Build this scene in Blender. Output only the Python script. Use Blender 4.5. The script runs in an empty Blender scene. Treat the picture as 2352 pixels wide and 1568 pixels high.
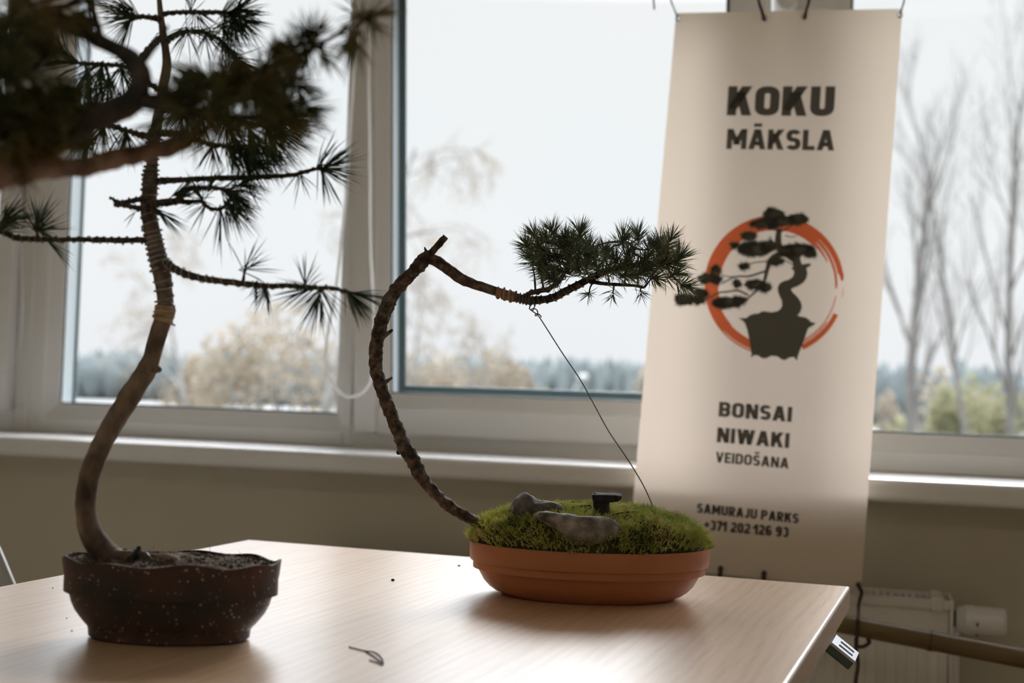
import bpy, math, random
from mathutils import Vector, Matrix, noise
from mathutils.geometry import tessellate_polygon

S = bpy.context.scene
COL = S.collection
V = Vector

# ------------------------------------------------------------------ camera
FPX, PITCH, ROLL, YAW = 3033.0, 0.035932, 0.032976, 0.275566
F = V((0, math.cos(PITCH), math.sin(PITCH)))
U0 = V((0, -math.sin(PITCH), math.cos(PITCH)))
R = V((1, 0, 0)) * math.cos(ROLL) + U0 * math.sin(ROLL)
U = V((1, 0, 0)) * -math.sin(ROLL) + U0 * math.cos(ROLL)
RZ = Matrix.Rotation(YAW, 3, 'Z')
F, R, U = RZ @ F, RZ @ R, RZ @ U
EYE = V((0, 0, 0.975))
cd = bpy.data.cameras.new('camera'); cam = bpy.data.objects.new('camera', cd); COL.objects.link(cam)
m = Matrix((R, U, -F)).transposed().to_4x4(); m.translation = EYE
cam.matrix_world = m
cd.sensor_width = 36; cd.lens = FPX / 2352 * 36
cd.clip_start = 0.05; cd.clip_end = 2000
cd.dof.use_dof = True; cd.dof.focus_distance = 1.47; cd.dof.aperture_fstop = 4.5
S.camera = cam

# ------------------------------------------------------------------ sky, exposure
vs = S.view_settings
vs.view_transform = 'Standard'; vs.look = 'None'; vs.gamma = 1.0; vs.use_curve_mapping = False
vs.exposure = 0.16
FILL_W = 4.2                           # two added fill lamps, watts each
world = bpy.data.worlds.new('overcast_sky'); S.world = world
world.use_nodes = True
wn, wl = world.node_tree.nodes, world.node_tree.links
wn.clear()
wo = wn.new('ShaderNodeOutputWorld'); bg = wn.new('ShaderNodeBackground')
tc = wn.new('ShaderNodeTexCoord'); sx = wn.new('ShaderNodeSeparateXYZ'); cr = wn.new('ShaderNodeValToRGB')
nz = wn.new('ShaderNodeTexNoise'); mx = wn.new('ShaderNodeMix'); mx.data_type = 'RGBA'; mx.blend_type = 'MULTIPLY'
nr = wn.new('ShaderNodeValToRGB')
wl.new(tc.outputs['Generated'], sx.inputs[0]); wl.new(sx.outputs['Z'], cr.inputs[0])
e = cr.color_ramp.elements
e[0].position = 0.0; e[0].color = (.79, .80, .825, 1)
e[1].position = 1.0; e[1].color = (5.6, 5.7, 5.9, 1)
for p, c in ((.12, (.815, .83, .845)), (.2, (.80, .822, .838)), (.285, (.815, .82, .827)), (.32, (3.1, 3.25, 3.6)), (.42, (4.6, 4.8, 5.2)), (.75, (5.2, 5.35, 5.7))):
    k = e.new(p); k.color = (*c, 1)
nz.inputs['Scale'].default_value = 5; nz.inputs['Detail'].default_value = 3
wl.new(tc.outputs['Generated'], nz.inputs['Vector']); wl.new(nz.outputs['Fac'], nr.inputs[0])
nr.color_ramp.elements[0].position = .35; nr.color_ramp.elements[0].color = (.985, .995, 1, 1)
nr.color_ramp.elements[1].position = .65; nr.color_ramp.elements[1].color = (1.012, 1.008, 1, 1)
mx.inputs['Factor'].default_value = 1
wl.new(cr.outputs['Color'], mx.inputs['A']); wl.new(nr.outputs['Color'], mx.inputs['B'])
# thin cloud in front of the sun, high above the view: a broad brighter patch of sky
nrmv = wn.new('ShaderNodeVectorMath'); nrmv.operation = 'NORMALIZE'
dotv = wn.new('ShaderNodeVectorMath'); dotv.operation = 'DOT_PRODUCT'; dotv.inputs[1].default_value = (-.03, math.cos(math.radians(30)), math.sin(math.radians(30)))
gr = wn.new('ShaderNodeMapRange'); gr.interpolation_type = 'SMOOTHERSTEP'
gr.inputs['From Min'].default_value = math.cos(math.radians(13)); gr.inputs['From Max'].default_value = math.cos(math.radians(2))
gr.inputs['To Min'].default_value = 0; gr.inputs['To Max'].default_value = 1
gl = wn.new('ShaderNodeMix'); gl.data_type = 'RGBA'; gl.blend_type = 'ADD'; gl.inputs['B'].default_value = (31, 30.6, 30.2, 1)
wl.new(tc.outputs['Generated'], nrmv.inputs[0]); wl.new(nrmv.outputs[0], dotv.inputs[0]); wl.new(dotv.outputs['Value'], gr.inputs['Value'])
wl.new(gr.outputs[0], gl.inputs['Factor']); wl.new(mx.outputs['Result'], gl.inputs['A'])
wl.new(gl.outputs['Result'], bg.inputs['Color']); bg.inputs['Strength'].default_value = 1.0
wl.new(bg.outputs[0], wo.inputs[0])

# ------------------------------------------------------------------ helpers
def ray(x, y):
    return F + R * ((x - 1176) / FPX) - U * ((y - 784) / FPX)
def at(x, y, d):                      # point seen at (x, y), d metres along the view axis
    return EYE + ray(x, y) * d
def on_y(x, y, Y):
    r = ray(x, y); return EYE + r * (Y / r.y)
def on_z(x, y, Z):
    r = ray(x, y); return EYE + r * ((Z - EYE.z) / r.z)

class MB:
    def __init__(s): s.v = []; s.f = []
    def box(s, a, b):
        x0, y0, z0 = a; x1, y1, z1 = b; n = len(s.v)
        s.v += [(x0, y0, z0), (x1, y0, z0), (x1, y1, z0), (x0, y1, z0), (x0, y0, z1), (x1, y0, z1), (x1, y1, z1), (x0, y1, z1)]
        s.f += [tuple(n + i for i in q) for q in ((0, 3, 2, 1), (4, 5, 6, 7), (0, 1, 5, 4), (1, 2, 6, 5), (2, 3, 7, 6), (3, 0, 4, 7))]
        return s
    def tube(s, pts, rad, sides=8, cap=True, rough=0.0, fr=60.0, flat=1.0):
        n0 = len(s.v); N = len(pts)
        t0 = (pts[1] - pts[0]).normalized()
        nrm = t0.cross(V((0, 0, 1)))
        if nrm.length < .1: nrm = t0.cross(V((1, 0, 0)))
        nrm.normalize()
        for i, p in enumerate(pts):
            t = (pts[min(i + 1, N - 1)] - pts[max(i - 1, 0)])
            if t.length < 1e-9: t = t0.copy()
            t.normalize()
            nrm = nrm - t * nrm.dot(t)
            if nrm.length < 1e-6: nrm = t.orthogonal()
            nrm.normalize(); b = t.cross(nrm)
            r = rad[i] if hasattr(rad, '__len__') else rad
            for k in range(sides):
                a = 2 * math.pi * k / sides
                d = nrm * math.cos(a) + b * math.sin(a) * flat
                q = p + d * r
                if rough: q = p + d * r * (1 + rough * noise.noise(q * fr) + .5 * rough * noise.noise(q * fr * 2.7))
                s.v.append(tuple(q))
            if i:
                o = n0 + (i - 1) * sides
                for k in range(sides):
                    s.f.append((o + k, o + (k + 1) % sides, o + sides + (k + 1) % sides, o + sides + k))
        if cap:
            s.f.append(tuple(n0 + k for k in reversed(range(sides))))
            s.f.append(tuple(n0 + (N - 1) * sides + k for k in range(sides)))
        return s
    def needle(s, p, d, L, r, bend=None):
        d = d.normalized(); a = d.orthogonal().normalized(); b = d.cross(a)
        n = len(s.v); bend = bend or V((0, 0, 0))
        m_ = p + d * (L * .5) + bend * (L * .25); tip = p + d * L + bend * L
        for c, rr in ((p, r * .8), (m_, r)):
            for k in range(3):
                w = 2.0944 * k
                s.v.append(tuple(c + (a * math.cos(w) + b * math.sin(w)) * rr))
        s.v.append(tuple(tip))
        for k in range(3):
            j = (k + 1) % 3
            s.f += [(n + k, n + j, n + 3 + j, n + 3 + k), (n + 3 + k, n + 3 + j, n + 6)]
        return s
    def poly(s, pts):                 # flat polygon, tessellated
        n = len(s.v); s.v += [tuple(p) for p in pts]
        if len(pts) == 3:
            s.f.append((n, n + 1, n + 2)); return s
        for t in tessellate_polygon([[V(p) for p in pts]]): s.f.append(tuple(n + i for i in t))
        return s
    def blob(s, c, r, seg=10, ring=7, rough=.2, fr=20.0, seed=0):
        n = len(s.v); c = V(c)
        for i in range(ring + 1):
            th = math.pi * i / ring
            for k in range(seg):
                ph = 2 * math.pi * k / seg
                d = V((math.sin(th) * math.cos(ph), math.sin(th) * math.sin(ph), math.cos(th)))
                q = 1 + rough * noise.noise(d * 1.6 + V((seed * 7.1, seed * 3.3, 0))) + .4 * rough * noise.noise(d * fr * .3 + V((seed, 0, 0)))
                s.v.append((c.x + d.x * r[0] * q, c.y + d.y * r[1] * q, c.z + d.z * r[2] * q))
        for i in range(ring):
            for k in range(seg):
                a = n + i * seg + k; b = n + i * seg + (k + 1) % seg
                s.f.append((a, a + seg, b + seg, b))
        return s
    def build(s, name, mat, parent=None, smooth=False, loc=None, bevel=0.0, kind=None):
        me = bpy.data.meshes.new(name)
        vv = s.v
        if loc is not None: vv = [(x - loc[0], y - loc[1], z - loc[2]) for x, y, z in s.v]
        me.from_pydata(vv, [], s.f); me.update()
        if smooth:
            me.polygons.foreach_set('use_smooth', [True] * len(me.polygons))
        if mat: me.materials.append(mat)
        o = bpy.data.objects.new(name, me); COL.objects.link(o)
        if loc is not None: o.location = loc
        if parent is not None:
            o.parent = parent
            o.matrix_parent_inverse = wm(parent).inverted()
        if bevel:
            b = o.modifiers.new('edge', 'BEVEL'); b.width = bevel; b.segments = 2; b.limit_method = 'ANGLE'
        if kind: o['kind'] = kind
        return o

def wm(o):
    mt = Matrix.LocRotScale(o.location, o.rotation_euler, o.scale)
    return wm(o.parent) @ o.matrix_parent_inverse @ mt if o.parent else mt
def tag(o, label=None, cat=None, group=None, kind=None):
    if label: o['label'] = label
    if cat: o['category'] = cat
    if group: o['group'] = group
    if kind: o['kind'] = kind
    return o
def empty(name, loc, label=None, cat=None, group=None, kind=None):
    o = bpy.data.objects.new(name, None); COL.objects.link(o); o.location = loc
    o.empty_display_size = .05
    return tag(o, label, cat, group, kind)

def catmull(P, step=4):
    out = []
    n = len(P)
    for i in range(n - 1):
        p0, p1, p2, p3 = P[max(i - 1, 0)], P[i], P[i + 1], P[min(i + 2, n - 1)]
        for k in range(step):
            t = k / step
            out.append(tuple(.5 * ((2 * b) + (-a + c) * t + (2 * a - 5 * b + 4 * c - d) * t * t + (-a + 3 * b - 3 * c + d) * t ** 3)
                             for a, b, c, d in zip(p0, p1, p2, p3)))
    out.append(tuple(P[-1]))
    return out
def limb(P, step=4):                  # P: (x, y, depth, halfwidth_px) -> points, radii in metres
    Q = catmull(P, step)
    return [at(x, y, d) for x, y, d, w in Q], [max(w, .6) * d / FPX for x, y, d, w in Q]

def helix(pts, rad, pitch, r, gap=1.08, seed=0, jit=.25):
    """wire wound round a limb"""
    rng = random.Random(seed)
    out = []; L = 0; ang = rng.random() * 6
    t0 = (pts[1] - pts[0]).normalized(); nrm = t0.orthogonal().normalized()
    step = 14
    for i in range(len(pts) - 1):
        seg = (pts[i + 1] - pts[i]); sl = seg.length
        if sl < 1e-7: continue
        t = seg.normalized(); nrm = (nrm - t * nrm.dot(t)).normalized(); b = t.cross(nrm)
        k = max(1, int(sl / pitch * step))
        for j in range(k):
            u = j / k
            rr = (rad[i] * (1 - u) + rad[i + 1] * u) * gap + r
            rr *= .95 + .09 * noise.noise(V((ang * .37, seed * 2.1, 4))) + jit * max(0, noise.noise(V((ang * .21, seed * 5.3, 0))))
            out.append(pts[i] + seg * u + (nrm * math.cos(ang) + b * math.sin(ang)) * rr)
            ang += sl / k / (pitch * (1.15 + .75 * noise.noise(V((L * 55, seed * 3.7, 9))))) * 2 * math.pi; L += sl / k
    return out

# ------------------------------------------------------------------ materials
def mat(name, col, rough=.5, **k):
    mm = bpy.data.materials.new(name); mm.use_nodes = True
    p = mm.node_tree.nodes['Principled BSDF']
    p.inputs['Base Color'].default_value = (*col, 1); p.inputs['Roughness'].default_value = rough
    for a, b in k.items(): p.inputs[a.replace('_', ' ')].default_value = b
    return mm
def nmat(name, stops, scale=20, rough=.6, detail=6, stretch=None, bump=0.0, bscale=None, coord='Object', spec=None, dist=.004):
    mm = mat(name, stops[0][1], rough)
    n, l = mm.node_tree.nodes, mm.node_tree.links; p = n['Principled BSDF']
    t = n.new('ShaderNodeTexCoord'); mp = n.new('ShaderNodeMapping'); x = n.new('ShaderNodeTexNoise'); c = n.new('ShaderNodeValToRGB')
    l.new(t.outputs[coord], mp.inputs[0]); l.new(mp.outputs[0], x.inputs['Vector'])
    if stretch: mp.inputs['Scale'].default_value = stretch
    x.inputs['Scale'].default_value = scale; x.inputs['Detail'].default_value = detail
    l.new(x.outputs['Fac'], c.inputs[0])
    el = c.color_ramp.elements
    el[0].position, el[0].color = stops[0][0], (*stops[0][1], 1)
    el[1].position, el[1].color = stops[-1][0], (*stops[-1][1], 1)
    for ps, cc in stops[1:-1]:
        q = el.new(ps); q.color = (*cc, 1)
    l.new(c.outputs[0], p.inputs['Base Color'])
    if spec is not None: p.inputs['Specular IOR Level'].default_value = spec
    if bump:
        b = n.new('ShaderNodeBump'); b.inputs['Strength'].default_value = bump; b.inputs['Distance'].default_value = dist
        if bscale:
            y = n.new('ShaderNodeTexNoise'); y.inputs['Scale'].default_value = bscale; y.inputs['Detail'].default_value = 8
            l.new(mp.outputs[0], y.inputs['Vector']); l.new(y.outputs['Fac'], b.inputs['Height'])
        else: l.new(x.outputs['Fac'], b.inputs['Height'])
        l.new(b.outputs[0], p.inputs['Normal'])
    return mm
def leafmat(name, stops, scale, trans=.35, rough=.45):
    mm = nmat(name, stops, scale, rough, detail=3)
    n, l = mm.node_tree.nodes, mm.node_tree.links; p = n['Principled BSDF']; out = n['Material Output']
    t = n.new('ShaderNodeBsdfTranslucent'); s_ = n.new('ShaderNodeMixShader'); s_.inputs[0].default_value = trans
    src = p.inputs['Base Color'].links[0].from_socket
    l.new(src, t.inputs[0]); l.new(p.outputs[0], s_.inputs[1]); l.new(t.outputs[0], s_.inputs[2]); l.new(s_.outputs[0], out.inputs[0])
    return mm

M = {}
M['wall'] = nmat('wall_paint', [(.3, (.54, .49, .38)), (.7, (.58, .53, .42))], 3, .75, bump=.08, bscale=180)
M['white_room'] = mat('room_paint', (.82, .78, .70), .8)
M['floor'] = nmat('floor_lino', [(.3, (.44, .36, .27)), (.7, (.52, .43, .32))], 8, .5)
M['pvc'] = mat('white_pvc', (.80, .79, .77), .28)
M['outer'] = mat('grey_outer_frame', (.42, .46, .48), .4)
M['sill'] = mat('white_sill_laminate', (.84, .83, .81), .22)
M['gasket'] = mat('dark_gasket', (.03, .04, .04), .5)
M['lip'] = mat('dark_backlit_lip', (.075, .11, .113), .45)  # outer frame lip; its backlit shade is put into the colour
M['cord'] = leafmat('white_cord', [(.4, (.84, .83, .81)), (.6, (.94, .935, .92))], 400, .7, .3)
M['metal'] = mat('brushed_steel', (.72, .74, .74), .28, Metallic=1.0)
M['dmetal'] = mat('dark_steel', (.12, .15, .15), .4, Metallic=.8)
M['rad'] = mat('radiator_enamel', (.74, .71, .65), .35)
M['chair'] = mat('grey_shell', (.55, .57, .57), .4)
M['wire'] = mat('training_wire', (.13, .15, .15), .35, Metallic=.7)
M['wire_light'] = mat('aluminium_training_wire', (.32, .34, .34), .35, Metallic=.8)
M['raffia'] = nmat('raffia', [(.3, (.30, .21, .125)), (.7, (.58, .44, .28))], 60, .7, stretch=(1, 1, 6), bump=.5)
M['raffia_red'] = nmat('red_raffia', [(.3, (.26, .13, .085)), (.7, (.50, .30, .20))], 90, .7, bump=.5)
M['barkA'] = nmat('young_pine_bark', [(.3, (.06, .045, .034)), (.5, (.185, .14, .105)), (.72, (.34, .265, .205))], 55, .85, stretch=(1, 1, .55), bump=.7, bscale=140, dist=.003)
M['barkB'] = nmat('scaly_pine_bark', [(.34, (.014, .011, .009)), (.5, (.07, .047, .034)), (.7, (.20, .135, .095))], 115, .85, bump=.9, bscale=150, dist=.004)
M['barkC'] = nmat('lit_old_red_bark', [(.3, (.06, .04, .03)), (.5, (.26, .16, .115)), (.72, (.52, .33, .24))], 46, .85, bump=.9, bscale=110, dist=.004)  # reddish bark, with the light on its branch put into a paler colour
M['barkD'] = nmat('shaded_old_bark', [(.3, (.012, .012, .012)), (.5, (.04, .034, .03)), (.72, (.10, .08, .066))], 40, .85, bump=.9, bscale=110, dist=.004)  # rest of the same tree, its shade put into a darker colour
M['twig'] = nmat('twig', [(.3, (.03, .022, .016)), (.7, (.09, .06, .04))], 120, .8, bump=.5)
M['needle'] = leafmat('pine_needle', [(.3, (.035, .08, .04)), (.55, (.065, .115, .055)), (.75, (.11, .14, .06))], 28, .4)
M['needleC'] = leafmat('old_pine_needle', [(.35, (.12, .15, .055)), (.52, (.22, .20, .075)), (.68, (.36, .25, .09))], 16, .5)
M['needleB'] = leafmat('blue_green_needle', [(.3, (.20, .26, .18)), (.55, (.28, .33, .20)), (.75, (.40, .42, .22))], 40, .5)
M['moss'] = leafmat('moss', [(.3, (.38, .42, .12)), (.48, (.64, .66, .23)), (.62, (.80, .79, .35)), (.75, (.58, .41, .16))], 34, .5, .6)
M['mossbed'] = nmat('moss_bed', [(.35, (.02, .022, .006)), (.65, (.06, .065, .018))], 60, .9)
M['soil'] = nmat('potting_soil', [(.35, (.035, .025, .017)), (.55, (.13, .092, .06)), (.72, (.26, .195, .13))], 160, .95, bump=1, bscale=220, dist=.004)
M['rock'] = nmat('grey_granite', [(.32, (.06, .052, .045)), (.5, (.22, .195, .172)), (.68, (.52, .48, .44))], 55, .8, bump=.7, bscale=120, dist=.003)
M['rockd'] = nmat('dark_granite', [(.3, (.07, .066, .063)), (.55, (.17, .16, .152)), (.75, (.36, .335, .315))], 80, .8, bump=.8, bscale=120, dist=.003)
M['stump'] = nmat('charred_wood', [(.35, (.012, .012, .013)), (.7, (.05, .045, .042))], 90, .85, stretch=(1, 1, .3), bump=.8)
M['crumb'] = mat('dark_crumb', (.03, .025, .02), .9)
M['bamboo'] = nmat('bamboo_cane', [(.3, (.085, .05, .016)), (.55, (.17, .108, .038)), (.75, (.24, .16, .065))], 9, .4, stretch=(.4, 3, 3), bump=.1)
M['lace'] = nmat('brown_lace', [(.4, (.045, .022, .016)), (.6, (.085, .042, .03))], 300, .7)
# outdoors, under a bright overcast sky
M['birch'] = nmat('birch_trunk', [(.36, (.10, .09, .085)), (.46, (.20, .195, .185)), (.8, (.24, .235, .225))], 3, .8)
M['bare'] = nmat('bare_twigs', [(.3, (0.161, 0.132, 0.112)), (.7, (0.231, 0.193, 0.165))], 2, .9)
M['barew'] = nmat('greyish_bark', [(.3, (0.112, 0.105, 0.10)), (.7, (0.17, 0.16, 0.148))], 2, .9)
M['bud'] = leafmat('tan_buds', [(.3, (0.266, 0.224, 0.168)), (.7, (0.336, 0.287, 0.224))], 1.2, .4, .8)
M['budg'] = leafmat('young_yellow_leaves', [(.3, (0.20, 0.20, 0.105)), (.7, (0.285, 0.275, 0.165))], 1.2, .45, .8)
M['forest'] = nmat('hazy_far_conifers', [(.3, (.088, .108, .112)), (.7, (.13, .148, .146))], .12, .95)  # distance haze is put into the blue-grey colour
M['field'] = nmat('spring_field', [(.3, (.055, .06, .03)), (.7, (.09, .085, .055))], .08, .95)
M['road'] = mat('pale_road', (.25, .25, .245), .9)
M['lampgrey'] = mat('galvanised_post', (0.308, 0.315, 0.322), .4)

# laminate table top: fine stretched grain with cathedral arches along the table's own Y
def wood(name, c0, c1, c2, rough, coat):
    mm = mat(name, c1, rough); n, l = mm.node_tree.nodes, mm.node_tree.links; p = n['Principled BSDF']
    t = n.new('ShaderNodeTexCoord'); mp = n.new('ShaderNodeMapping'); mp.inputs['Scale'].default_value = (26, 2.6, 26)
    nd = n.new('ShaderNodeTexNoise'); nd.inputs['Scale'].default_value = 1.1; nd.inputs['Detail'].default_value = 3
    w = n.new('ShaderNodeTexWave'); w.wave_type = 'BANDS'; w.bands_direction = 'X'
    w.inputs['Scale'].default_value = .9; w.inputs['Distortion'].default_value = 9; w.inputs['Detail'].default_value = 2.5; w.inputs['Detail Scale'].default_value = .8
    mp2 = n.new('ShaderNodeMapping'); mp2.inputs['Scale'].default_value = (420, 14, 420)
    fine = n.new('ShaderNodeTexNoise'); fine.inputs['Scale'].default_value = 1; fine.inputs['Detail'].default_value = 4
    l.new(t.outputs['Object'], mp.inputs[0]); l.new(mp.outputs[0], w.inputs['Vector']); l.new(mp.outputs[0], nd.inputs['Vector'])
    l.new(t.outputs['Object'], mp2.inputs[0]); l.new(mp2.outputs[0], fine.inputs['Vector'])
    a = n.new('ShaderNodeMath'); a.operation = 'MULTIPLY'; a.inputs[1].default_value = .13
    b = n.new('ShaderNodeMath'); b.operation = 'MULTIPLY'; b.inputs[1].default_value = .55
    c_ = n.new('ShaderNodeMath'); c_.operation = 'MULTIPLY_ADD'; c_.inputs[1].default_value = .32
    d = n.new('ShaderNodeMath'); d.operation = 'ADD'
    l.new(w.outputs['Fac'], a.inputs[0]); l.new(fine.outputs['Fac'], b.inputs[0])
    l.new(nd.outputs['Fac'], c_.inputs[0]); l.new(a.outputs[0], c_.inputs[2]); l.new(c_.outputs[0], d.inputs[0]); l.new(b.outputs[0], d.inputs[1])
    r = n.new('ShaderNodeValToRGB'); el = r.color_ramp.elements
    el[0].position, el[0].color = .28, (*c0, 1); el[1].position, el[1].color = .72, (*c2, 1)
    k = el.new(.5); k.color = (*c1, 1)
    l.new(d.outputs[0], r.inputs[0]); l.new(r.outputs[0], p.inputs['Base Color'])
    bm = n.new('ShaderNodeBump'); bm.inputs['Strength'].default_value = .06; bm.inputs['Distance'].default_value = .001
    l.new(fine.outputs['Fac'], bm.inputs['Height']); l.new(bm.outputs[0], p.inputs['Normal'])
    p.inputs['IOR'].default_value = 1.6; p.inputs['Coat Weight'].default_value = coat; p.inputs['Coat Roughness'].default_value = .27; p.inputs['Coat IOR'].default_value = 1.95
    return mm
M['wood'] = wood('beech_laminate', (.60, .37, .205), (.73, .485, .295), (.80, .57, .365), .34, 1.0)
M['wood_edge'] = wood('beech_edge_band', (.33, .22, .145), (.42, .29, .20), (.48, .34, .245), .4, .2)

def glass():
    mm = bpy.data.materials.new('window_glass'); mm.use_nodes = True
    n, l = mm.node_tree.nodes, mm.node_tree.links; n.clear()
    o = n.new('ShaderNodeOutputMaterial'); t = n.new('ShaderNodeBsdfTransparent'); g = n.new('ShaderNodeBsdfGlossy')
    fr = n.new('ShaderNodeFresnel'); x = n.new('ShaderNodeMixShader')
    t.inputs[0].default_value = (.985, .992, .992, 1); g.inputs['Roughness'].default_value = .02; fr.inputs['IOR'].default_value = 1.13
    l.new(fr.outputs[0], x.inputs[0]); l.new(t.outputs[0], x.inputs[1]); l.new(g.outputs[0], x.inputs[2]); l.new(x.outputs[0], o.inputs[0])
    return mm
M['glass'] = glass()

def sheet(name, refl, trans, dirt=False):
    mm = bpy.data.materials.new(name); mm.use_nodes = True
    n, l = mm.node_tree.nodes, mm.node_tree.links; n.clear()
    o = n.new('ShaderNodeOutputMaterial'); d = n.new('ShaderNodeBsdfDiffuse'); t = n.new('ShaderNodeBsdfTranslucent'); a = n.new('ShaderNodeAddShader')
    d.inputs[0].default_value = (*refl, 1); t.inputs[0].default_value = (*trans, 1)
    if dirt:
        tcx = n.new('ShaderNodeTexCoord'); v = n.new('ShaderNodeTexNoise'); v.inputs['Scale'].default_value = 14; v.inputs['Detail'].default_value = 8
        c = n.new('ShaderNodeValToRGB'); c.color_ramp.elements[0].position = .70; c.color_ramp.elements[0].color = (*trans, 1)
        c.color_ramp.elements[1].position = .8; c.color_ramp.elements[1].color = (trans[0] * .86, trans[1] * .84, trans[2] * .8, 1)
        l.new(tcx.outputs['Object'], v.inputs['Vector']); l.new(v.outputs['Fac'], c.inputs[0]); l.new(c.outputs[0], t.inputs[0])
    l.new(d.outputs[0], a.inputs[0]); l.new(t.outputs[0], a.inputs[1]); l.new(a.outputs[0], o.inputs[0])
    return mm
M['banner'] = sheet('backlit_vinyl', (.58, .505, .415), (.32, .277, .24), True)
M['ink'] = sheet('dark_ink', (.028, .030, .026), (.115, .105, .090))
M['ink_solid'] = mat('solid_dark_ink', (.17, .168, .145), .9)
M['red'] = sheet('orange_red_ink', (.33, .085, .035), (.52, .15, .065))

# speckled old plastic pot
def potmat():
    mm = nmat('soiled_red_plastic', [(.35, (.018, .012, .010)), (.55, (.06, .026, .018)), (.75, (.13, .052, .035))], 16, .55, bump=.15, bscale=90)
    n, l = mm.node_tree.nodes, mm.node_tree.links; p = n['Principled BSDF']
    t = n.new('ShaderNodeTexCoord'); v = n.new('ShaderNodeTexVoronoi'); v.inputs['Scale'].default_value = 230
    r = n.new('ShaderNodeValToRGB'); r.color_ramp.elements[0].position = .14; r.color_ramp.elements[0].color = (1, 1, 1, 1)
    r.color_ramp.elements[1].position = .26; r.color_ramp.elements[1].color = (0, 0, 0, 1)
    nn = n.new('ShaderNodeTexNoise'); nn.inputs['Scale'].default_value = 60
    rr = n.new('ShaderNodeValToRGB'); rr.color_ramp.elements[0].position = .46; rr.color_ramp.elements[1].position = .60
    mu = n.new('ShaderNodeMath'); mu.operation = 'MULTIPLY'
    x = n.new('ShaderNodeMix'); x.data_type = 'RGBA'; x.inputs['B'].default_value = (.42, .38, .33, 1)
    l.new(t.outputs['Object'], v.inputs['Vector']); l.new(t.outputs['Object'], nn.inputs['Vector'])
    l.new(v.outputs['Distance'], r.inputs[0]); l.new(nn.outputs['Fac'], rr.inputs[0])
    l.new(r.outputs[0], mu.inputs[0]); l.new(rr.outputs[0], mu.inputs[1])
    src = p.inputs['Base Color'].links[0].from_socket
    l.new(src, x.inputs['A']); l.new(mu.outputs[0], x.inputs['Factor']); l.new(x.outputs['Result'], p.inputs['Base Color'])
    return mm
M['potA'] = potmat()
M['terra'] = nmat('terracotta_plastic', [(.3, (.42, .145, .055)), (.7, (.50, .185, .075))], 9, .5, bump=.06, bscale=200)

# ------------------------------------------------------------------ the room
YW, YF, YB = 2.44, 2.59, 2.72           # wall face, window frame face, outer wall face
ZS = .842                               # sill top
ZT = 2.00                               # head of the window opening
XL, XR = -3.9, 2.4
YR0 = -2.9                              # wall behind the camera
w_ = MB().box((XL, YW, 0), (XR, YB, ZS - .04)).box((XL, YW, ZT), (XR, YB, 2.8)).box((XL, YW, ZS - .04), (-3.6, YB, ZT)).box((1.9, YW, ZS - .04), (XR, YB, ZT))
tag(w_.build('wall_back', M['wall']), kind='structure')
tag(MB().box((XL - .1, YR0, 0), (XL, YB, 2.8)).build('wall_left', M['white_room']), kind='structure')
tag(MB().box((XR, YR0, 0), (XR + .1, YB, 2.8)).build('wall_right', M['white_room']), kind='structure')
tag(MB().box((XL - .1, YR0 - .1, 0), (XR + .1, YR0, 2.8)).build('wall_front', M['white_room']), kind='structure')
tag(MB().box((XL - .1, YR0 - .1, 2.8), (XR + .1, YB, 2.9)).build('ceiling', M['white_room']), kind='structure')
tag(MB().box((XL - .1, YR0 - .1, -.1), (XR + .1, YB, 0)).build('floor', M['floor']), kind='structure')
sl = MB().box((-3.6, 2.36, ZS - .040), (1.9, YF + .07, ZS)).build('trim_1', M['sill'], bevel=.012)
sl.modifiers['edge'].segments = 4
tag(sl, 'long white window sill with a rounded nose', kind='structure')

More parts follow.
